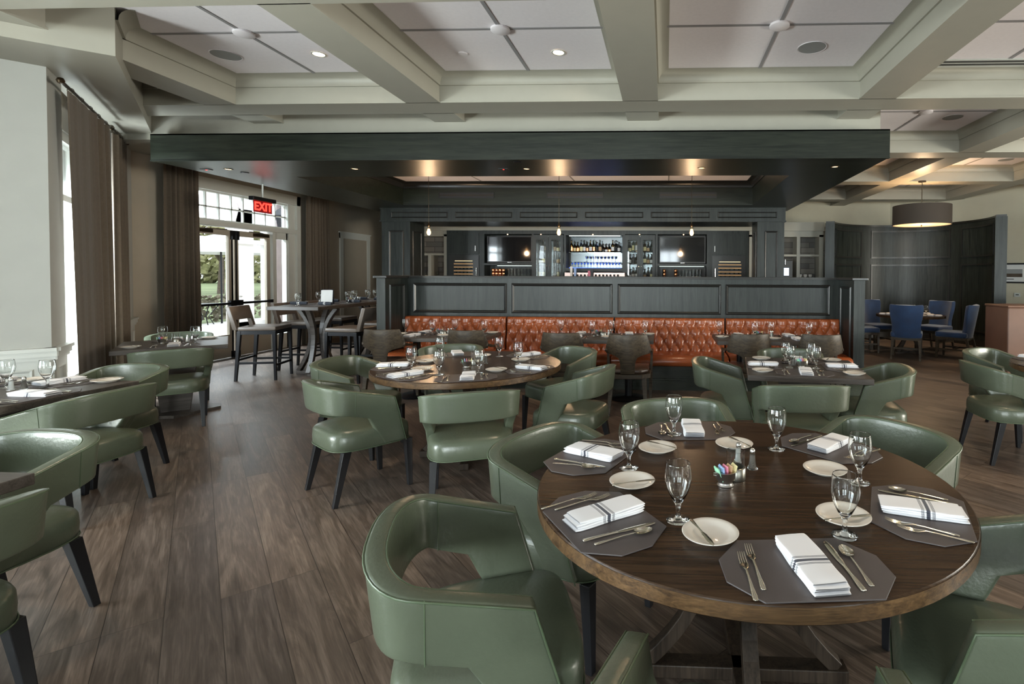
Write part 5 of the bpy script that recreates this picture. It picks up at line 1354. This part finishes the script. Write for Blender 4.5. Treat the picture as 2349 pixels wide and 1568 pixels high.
# ------------------------------------------------------------ tableware
def strip(m, st, th=.0016):
    """st: (y, half width, z) stations; rounded flat section"""
    vs = []; n = 8
    for y, h, z in st:
        for k in range(n):
            a = 2*PI*k/n; vs.append((h*math.cos(a), y, z+th*math.sin(a)))
    fs = [(r*n+i, r*n+(i+1) % n, (r+1)*n+(i+1) % n, (r+1)*n+i) for r in range(len(st)-1) for i in range(n)]
    fs += [tuple(range(n)), tuple((len(st)-1)*n+i for i in range(n))]
    m.add(vs, fs)
PROTO = {}
def proto_mesh(kind):
    m = MB()
    if kind == 'goblet':
        m.lathe([(0, 0), (.0365, 0), (.0375, .0015), (.036, .003), (.014, .006), (.009, .011), (.0068, .025), (.0068, .040), (.0095, .050), (.0098, .053), (.014, .059), (.022, .071), (.033, .094), (.040, .117), (.0422, .135), (.0405, .157), (.0373, .1795), (.0369, .182), (.0363, .1828), (.0357, .182), (.0361, .1795), (.0395, .157), (.0412, .135), (.039, .117), (.032, .0945), (.021, .0725), (.009, .0625), (0, .060)], 28)
        return m, 'glass', 60, 'water_goblet'
    if kind == 'plate':
        m.lathe([(0, .002), (.045, .002), (.050, 0), (.053, .003), (.072, .011), (.0825, .016), (.0835, .018), (.082, .019), (.070, .0145), (.056, .009), (.050, .0055), (0, .005)], 48)
        return m, 'porcelain', 60, 'bread_plate'
    if kind == 'mat':
        p = [(-.218, -.055), (-.145, -.143), (.145, -.143), (.218, -.055), (.218, .045), (.145, .143), (-.145, .143), (-.218, .045)]
        m.prism(p, 0, .004); return m, 'placemat_vinyl', None, 'placemat'
    if kind == 'napkin':
        # folded in four layers, closed fold at the far end
        for k, (w_, l0, l1, z) in enumerate(((.049, -.127, .118, 0), (.048, -.120, .122, .0065), (.0475, -.124, .124, .013), (.047, -.112, .125, .0195))):
            def fn(u, v, w_=w_, l0=l0, l1=l1, z=z):
                a = 2*PI*v; cx = w_-.003; y = l0+(l1-l0)*u
                e = min(1, min(u, 1-u)*14)
                x = (cx+.003*e)*math.copysign(min(1, abs(math.cos(a))**.25), math.cos(a)); zz = .0034*math.copysign(min(1, abs(math.sin(a))**.5), math.sin(a))*(.5+.5*e)
                return (x+.0015*math.sin(9*u+k), y, z+.0036+zz+.0011*math.sin(7*u+k*2+x*60)*(k/3))
            m.grid(fn, 16, 16)
            nn = 17; 
        return m, 'napkin_cloth', 60, 'folded_napkin'
    if kind == 'fork':
        strip(m, [(-.100, .003, .002), (-.098, .0065, .002), (-.085, .0068, .0025), (-.05, .0045, .004), (-.01, .0028, .0065), (.02, .0032, .0075), (.032, .008, .0065), (.045, .0115, .004), (.056, .0115, .0035)])
        for i in range(4):
            x = -.0091+i*.00607; strip2 = [(x, .054, .0035), (x, .075, .0042), (x*.96, .092, .0075), (x*.93, .100, .0105)]
            m.tube(strip2, [.0018, .0016, .0014, .0007], 6)
        return m, 'silver', 60, 'fork'
    if kind == 'knife':
        strip(m, [(-.115, .004, .003), (-.112, .0075, .003), (-.09, .0078, .0035), (-.05, .0055, .0035), (-.012, .0052, .0035), (-.005, .006, .0035)], .0028)
        strip(m, [(-.005, .0045, .003), (.02, .0085, .003), (.07, .0092, .003), (.10, .0085, .003), (.118, .005, .003), (.122, .001, .003)], .0009)
        return m, 'silver', 60, 'table_knife'
    if kind == 'spoon':
        strip(m, [(-.095, .003, .002), (-.093, .0065, .002), (-.08, .0066, .0025), (-.045, .004, .004), (-.005, .0026, .0062), (.03, .0028, .006)])
        def fn(u, v):
            a = 2*PI*u; r = v; x = .0185*r*math.cos(a); y = .060+.030*r*math.sin(a); return (x*(1-.12*math.sin(a)), y, .0008+.0062*r*r)
        g = MB(); g.grid(fn, 24, 5); m.add(g.v, g.f); m.add([(p[0], p[1], p[2]+.0012) for p in g.v], g.f)
        return m, 'silver', 60, 'spoon'
    if kind == 'butter':
        strip(m, [(-.082, .004, .0022), (-.080, .0068, .0022), (-.06, .006, .003), (-.02, .003, .004), (.005, .0035, .004)])
        strip(m, [(.005, .004, .004), (.02, .0075, .0038), (.055, .0082, .0035), (.075, .006, .0032), (.080, .001, .003)], .0009)
        return m, 'silver', 60, 'butter_knife'
def item(kind, x, y, z, rz, label, cat, group):
    if kind not in PROTO:
        m, mt, sm, nm = proto_mesh(kind)
        o = m.build(nm, mt, loc=(x, y, z), smooth=sm); PROTO[kind] = o
        if kind == 'mat':
            bake(o, [BEV(.0015, 2)])
    else:
        o = PROTO[kind].copy(); C.objects.link(o)
    o.location = (x, y, z); o.rotation_euler = (0, 0, rz)
    return tag(o, label, cat, group)
rj = random.Random(7)
def setting(cx, cy, rot, where, tbl, zt=.76, glass=None, plate=None, nap=None, parts='mnffksgpb', butter=None, gj=1.0):
    """rot: direction of the diner's right hand; local +y points to the table centre"""
    a = math.radians(rot); c, s_ = math.cos(a), math.sin(a)
    def W(lx, ly): return cx+lx*c-ly*s_, cy+lx*s_+ly*c
    z = zt+.0005; zm = z+.0042 if 'm' in parts else z
    at = 'at the %s of the %s' % (where, tbl)
    grp = 'on the '+tbl
    if 'm' in parts: item('mat', cx, cy, z, a, 'grey eight sided placemat '+at, 'placemat', 'placemats '+grp)
    if 'n' in parts:
        if nap: nx, ny, na = nap[0], nap[1], math.radians(nap[2])
        else: (nx, ny), na = W(.01, -.005), a+math.radians(rj.uniform(-6, 6))
        item('napkin', nx, ny, zm, na, 'white striped napkin '+at, 'napkin', 'folded napkins '+grp)
    j = lambda v: math.radians(rj.uniform(-v, v))
    if 'ff' in parts:
        x, y = W(-.160, -.035+rj.uniform(-.008, .008)); item('fork', x, y, zm, a+j(5), 'outer fork '+at, 'fork', 'forks '+grp)
        x, y = W(-.130, .0+rj.uniform(-.008, .008)); item('fork', x, y, zm, a+j(4), 'inner fork '+at, 'fork', 'forks '+grp)
    if 'k' in parts:
        x, y = W(.105, .0); item('knife', x, y, zm, a+j(5), 'table knife '+at, 'knife', 'table knives '+grp)
    if 's' in parts:
        x, y = W(.138, .0); item('spoon', x, y, zm, a+j(6), 'spoon '+at, 'spoon', 'spoons '+grp)
    if 'g' in parts:
        x, y = glass if glass else W(.15, .19); on = abs((x-cx)*c+(y-cy)*s_) < .18 and abs(-(x-cx)*s_+(y-cy)*c) < .15
        item('goblet', x, y, (zm if on else z), 0, 'water goblet '+at, 'glass', 'water goblets '+grp)
    if 'p' in parts:
        x, y = plate if plate else W(-.18, .21)
        item('plate', x, y, z+.001, 0, 'small white bread plate '+at, 'plate', 'bread plates '+grp)
        if 'b' in parts:
            ba = math.radians(butter) if butter is not None else a+math.radians(rj.choice((-50, 20, -20)))
            item('butter', x+.028*math.cos(ba), y+.028*math.sin(ba), z+.0175, ba, 'butter knife on bread plate '+at, 'knife', 'butter knives '+grp)
def candle(x, y, zt, tbl):
    t = thing('candle_holder', 'clear glass candle holder with pewter base on the '+tbl, 'candle holder', (x, y, zt+.0005), 0, 'candle holders')
    m = MB(); m.lathe([(0, 0), (.038, 0), (.039, .004), (.039, .045), (.036, .048), (.0345, .048), (.0345, .006), (0, .006)], 24); m.build('base_cup', 'pewter', t, smooth=50)
    m = MB(); m.lathe([(0, .0065), (.0335, .0065), (.0345, .05), (.0345, .108), (.0325, .108), (.0315, .012), (0, .012)], 24); m.build('glass_cylinder', 'glass', t, smooth=50)
    m = MB(); m.lathe([(0, .0125), (.018, .0125), (.018, .028), (.004, .030), (.002, .038), (0, .038)], 14); m.build('tea_light', 'steel', t, smooth=50)
    return t
def sugar(x, y, zt, tbl):
    t = thing('sugar_caddy', 'small pewter bowl of coloured sugar packets on the '+tbl, 'sugar bowl', (x, y, zt+.0005), .4, 'sugar caddies')
    m = MB(); m.lathe([(0, 0), (.030, 0), (.031, .004), (.024, .010), (.024, .014), (.036, .030), (.0375, .052), (.040, .055), (.0355, .055), (.033, .032), (.02, .018), (0, .018)], 28)
    for s_ in (-1, 1): m.tube([(s_*.037, 0, .05), (s_*.048, 0, .052), (s_*.048, 0, .044), (s_*.037, 0, .040)], .002, 6)
    m.build('bowl', 'pewter_light', t, smooth=50)
    for i, (mt, n_) in enumerate((('paper_green', 2), ('paper_blue', 3), ('paper_pink', 2), ('paper_tan', 2), ('paper_yellow', 3))):
        m = MB(); px = -.022+i*.011
        for k in range(n_):
            M_ = Matrix.Translation((px+k*.003, (k-1)*.006, .022)) @ Matrix.Rotation(-.35+.15*i, 4, 'Y') @ Matrix.Rotation(.1*(k-1), 4, 'X')
            m.box(-.0008, .0008, -.018, .018, 0, .052, M_)
        m.build('sugar_packets', mt, t)
    return t
def shaker(x, y, zt, kind, tbl):
    t = thing('%s_shaker' % kind, 'glass %s shaker with chrome dome cap on the %s' % (kind, tbl), 'shaker', (x, y, zt+.0005), 0, '%s shakers' % kind)
    m = MB(); m.lathe([(0, 0), (.021, 0), (.0215, .004), (.015, .016), (.0125, .03), (.0105, .062), (.0105, .066), (0, .066)], 8); m.build('glass_body', 'water_glass' if kind == 'salt' else 'water_glass', t)
    m = MB(); m.lathe([(0, .004), (.013, .005), (.0115, .02), (.0095, .058), (0, .058)], 10); m.build('contents', kind, t, smooth=50)
    m = MB(); m.lathe([(0, .0665), (.0105, .0665), (.011, .071), (.0095, .078), (.006, .0825), (0, .084)], 14); m.build('cap', 'steel', t, smooth=50)
def centre(x, y, zt, tbl, rot=0.0, cpos=((-.03, -.02), (.0, .055), (.055, .10), (.01, .15))):
    c, s_ = math.cos(rot), math.sin(rot)
    f = lambda p: (x+p[0]*c-p[1]*s_, y+p[0]*s_+p[1]*c)
    sugar(*f(cpos[0]), zt, tbl); candle(*f(cpos[1]), zt, tbl); shaker(*f(cpos[2]), zt, 'pepper', tbl); shaker(*f(cpos[3]), zt, 'salt', tbl)

n1 = 'foreground round table'
setting(.37, 1.36, 5.5, 'front setting', n1, glass=(.536, 1.539), plate=(.137, 1.509), nap=(.383, 1.358, 9.8), butter=200)
setting(-.191, 1.601, -55.6, 'front left setting', n1, glass=(.045, 1.609), plate=(-.116, 1.876), nap=(-.186, 1.618, -53), butter=-70)
setting(-.307, 2.163, -111.3, 'back left setting', n1, glass=(-.139, 2.038), plate=(-.029, 2.247), nap=(-.300, 2.175, -118), butter=55)
setting(.125, 2.542, -174.8, 'back setting', n1, glass=(.047, 2.474), plate=(.314, 2.318), nap=(.140, 2.545, -178), butter=30)
setting(.733, 2.327, 133.6, 'back right setting', n1, glass=(.727, 1.937), plate=(.63, 2.034), nap=(.745, 2.345, 136.5), parts='mnffksgp')
item('goblet', .497, 2.294, .7605, 0, 'stemmed water goblet left of the back right setting of the '+n1, 'glass', 'water goblets on the '+n1)
setting(.831, 1.706, 67.4, 'right setting', n1, glass=None, plate=(.566, 1.64), nap=(.833, 1.693, 74), butter=-75, parts='mnffkspb')
sugar(.225, 1.887, .76, n1); candle(.270, 1.952, .76, n1); shaker(.351, 2.055, .76, 'pepper', n1); shaker(.306, 2.124, .76, 'salt', n1)

n2 = 'middle round table'
def polar(T, a, r): return T[0]+r*math.cos(math.radians(a)), T[1]+r*math.sin(math.radians(a))
for (a, nm, g_, p_, pr) in ((192.7, 'left setting', (220.2, .468), (170.8, .417), 'mnffksgpb'), (240.5, 'front left setting', (262.4, .47), (226.8, .40), 'mnffksgpb'),
        (288.5, 'front setting', (299.4, .446), None, 'mnffksg'), (340.5, 'right setting', (5.7, .403), (317.7, .435), 'mnffksgpb'),
        (52, 'back right setting', (74.7, .435), (27.8, .429), 'mnffksgpb'), (121, 'back left setting', (140.5, .534), (96.2, .401), 'mnffksgpb')):
    x, y = polar(T2, a, .60); setting(x, y, a+90+rj.uniform(-3, 3), nm, n2, glass=polar(T2, *g_), plate=polar(T2, *p_) if p_ else None, parts=pr)
sugar(-1.617, 4.156, .76, n2); candle(-1.60, 4.30, .76, n2); shaker(-1.53, 4.36, .76, 'pepper', n2); shaker(-1.58, 4.42, .76, 'salt', n2)
n3 = 'square table'
r3 = -7.5
setting(.845, 4.44, 270+r3, 'left setting', n3, glass=(1.055, 4.552), plate=(.882, 4.742)); setting(1.10, 4.10, r3, 'front setting', n3, glass=(1.251, 4.31), plate=(.782, 4.145))
setting(1.475, 4.37, 90+r3, 'right setting', n3, glass=(1.264, 4.517), plate=(1.47, 4.06)); setting(1.20, 4.67, 180+r3, 'back setting', n3, glass=(1.042, 4.34), plate=(1.498, 4.69))
sugar(1.145, 4.36, .76, n3); candle(1.19, 4.47, .76, n3); shaker(1.115, 4.49, .76, 'salt', n3); shaker(1.10, 4.45, .76, 'pepper', n3)
for k, (bx, by) in enumerate(BT):
    nb = ('left', 'middle', 'right')[k]+' bench table'
    setting(bx-.30, by+.19, 180, 'bench side left setting', nb, glass=(bx-.56, by+.17), plate=(bx-.06, by+.24))
    setting(bx+.32, by+.19, 180, 'bench side right setting', nb, glass=(bx+.09, by+.16), plate=(bx+.555, by+.22))
    setting(bx-.31, by-.18, 0, 'chair side left setting', nb, glass=(bx-.14, by+.02), plate=(bx-.54, by+.0))
    setting(bx+.32, by-.18, 0, 'chair side right setting', nb, glass=(bx+.52, by+.02), plate=(bx+.07, by-.12))
    sugar(bx-.075, by+.08, .76, nb); candle(bx+.0, by+.02, .76, nb); shaker(bx+.06, by+.03, .76, 'salt', nb); shaker(bx+.085, by+.06, .76, 'pepper', nb)
n4 = 'small bay table'
setting(-5.13, 5.18, 41, 'aisle side setting', n4, glass=(-5.066, 5.372), plate=(-5.40, 5.0)); setting(-5.50, 5.62, 221, 'window side setting', n4, glass=(-5.46, 5.40), plate=(-5.30, 5.80))
sugar(-5.40, 5.33, .76, n4); candle(-5.33, 5.42, .76, n4); shaker(-5.27, 5.49, .76, 'salt', n4); shaker(-5.25, 5.53, .76, 'pepper', n4)
n5 = 'left edge table'
setting(-4.17, 3.39, 176, 'far setting', n5, glass=(-4.36, 3.24), plate=(-3.90, 3.45)); setting(-3.90, 3.02, 86, 'aisle side setting', n5, glass=(-4.10, 3.26), plate=(-3.86, 2.74))
setting(-4.62, 3.35, 176, 'far left setting', n5, glass=(-4.72, 3.15), plate=(-4.43, 3.45), parts='mnffksp')
candle(-4.30, 3.08, .76, n5); shaker(-4.235, 3.17, .76, 'salt', n5); shaker(-4.185, 3.20, .76, 'pepper', n5)
n7 = 'right edge round table'
for a, nm in ((180, 'left setting'), (126, 'back left setting')):
    x, y = polar(T7, a, .60); setting(x, y, a+90, nm, n7)
ns = 'curved screen table'
for i, a in enumerate((243, 315, 27, 99, 171)):
    x, y = polar(TB, a, .44); setting(x, y, a+90, ('front', 'right', 'back right', 'back left', 'left')[i]+' setting', ns, parts='npg', glass=polar(TB, a+25, .28), plate=polar(TB, a-32, .36))

# tall table: rolled navy napkins, goblets, menu stand
nh = 'tall table'
def roll(x, y, rz, label):
    t = thing('rolled_napkin', label, 'napkin', (x, y, 1.0505), rz, 'rolled navy napkins')
    m = MB(); m.tube([(-.12, 0, .024), (-.06, 0, .025), (.06, 0, .025), (.12, 0, .024)], [.021, .0245, .0245, .021], 14); m.build('cloth_roll', 'navy_cloth', t, smooth=50)
    m = MB()
    for xx in (-.016, -.004, .010): m.lathe([(.0252, -.002), (.0252, .003)], 14, Matrix.Translation((xx, 0, .025)) @ Matrix.Rotation(PI/2, 4, 'Y'), False, False)
    m.build('white_stripe', 'paper_white', t)
HS = [(-5.46, 7.50, 'nearest the camera on the door side'), (-5.02, 7.45, 'nearest the camera on the partition side'), (-5.46, 8.25, 'in the middle of the door side'), (-5.02, 8.15, 'in the middle of the partition side'), (-5.46, 9.05, 'at the far end of the door side'), (-5.02, 8.95, 'at the far end of the partition side')]
for x, y, nm in HS:
    left = x < -5.2
    item('mat', x, y, 1.0505, math.radians(-90 if left else 90), 'grey placemat %s of the tall table' % nm, 'placemat', 'placemats on the tall table')
    roll(x, y, PI/2+rj.uniform(-.1, .1) if False else rj.uniform(-.15, .15)+(.2 if left else -.1), 'rolled navy napkin %s of the tall table' % nm)
    bpy.data.objects
for o in [o for o in bpy.data.objects if o.name.startswith('rolled_napkin') and o.parent is None]: o.location.z = 1.055
for (x, y, nm) in ((-5.34, 7.32, 'nearest the camera'), (-5.40, 7.86, 'left of the menu stand'), (-5.06, 8.06, 'right of the menu stand'), (-5.30, 8.62, 'behind the salt shaker'), (-5.30, 9.02, 'left of the two at the far end'), (-5.16, 9.02, 'right of the two at the far end')):
    item('goblet', x, y, 1.0505, 0, 'stemmed water goblet on the tall table, '+nm, 'glass', 'water goblets on the tall table')
t = thing('menu_stand', 'white menu card leaning on a navy stand on the tall table', 'menu', (-5.24, 7.80, 1.0505), math.radians(25))
m = MB(); m.add([(-.085, 0, 0), (.085, 0, 0), (.085, .07, .22), (-.085, .07, .22), (.085, .14, 0), (-.085, .14, 0)], [(0, 1, 2, 3), (3, 2, 4, 5)]); m.build('cover', 'navy_cloth', t, mods=[('SOLIDIFY', dict(thickness=.004))])
m = MB(); m.add([(-.078, -.0035, .008), (.078, -.0035, .008), (.078, .0605, .208), (.06, .0635, .214), (-.06, .0635, .214), (-.078, .0605, .208)], [(0, 1, 2, 3, 4, 5)]); m.build('menu_card', 'paper_white', t, mods=[('SOLIDIFY', dict(thickness=.001))])
sugar(-5.20, 8.30, 1.05, nh); candle(-5.22, 8.42, 1.05, nh); shaker(-5.17, 8.50, 1.05, 'salt', nh); shaker(-5.14, 8.46, 1.05, 'pepper', nh)
# small white glassware in the cream shelves
for k, (x, z) in enumerate(((-5.96, 1.4), (-6.06, 1.4), (-5.72, 1.4))):
    o = PROTO['goblet'].copy(); C.objects.link(o); o.location = (x, 12.8, z); tag(o, 'stemmed glass in the left cream shelves, %s from the left' % ORD[k], 'glass', 'glasses in the cream shelves')
for k, (x, z) in enumerate(((2.25, 1.475), (2.35, 1.475), (2.45, 1.475), (3.3, 1.475), (3.42, 1.475), (3.54, 1.475))):
    m = MB(); m.lathe([(0, 0), (.02, 0), (.045, .03), (.048, .075), (.044, .075), (.04, .03), (0, .012)], 14)
    tag(m.build('white_cup', 'porcelain', loc=(x, 12.78, z), smooth=50), 'white cup in the right cream shelves, %s from the left' % ORD[k], 'cup', 'cups in the right cream shelves')

for o in FIX:
    if '_base' in o: del o['_base']
GC['label'] = GC['label']
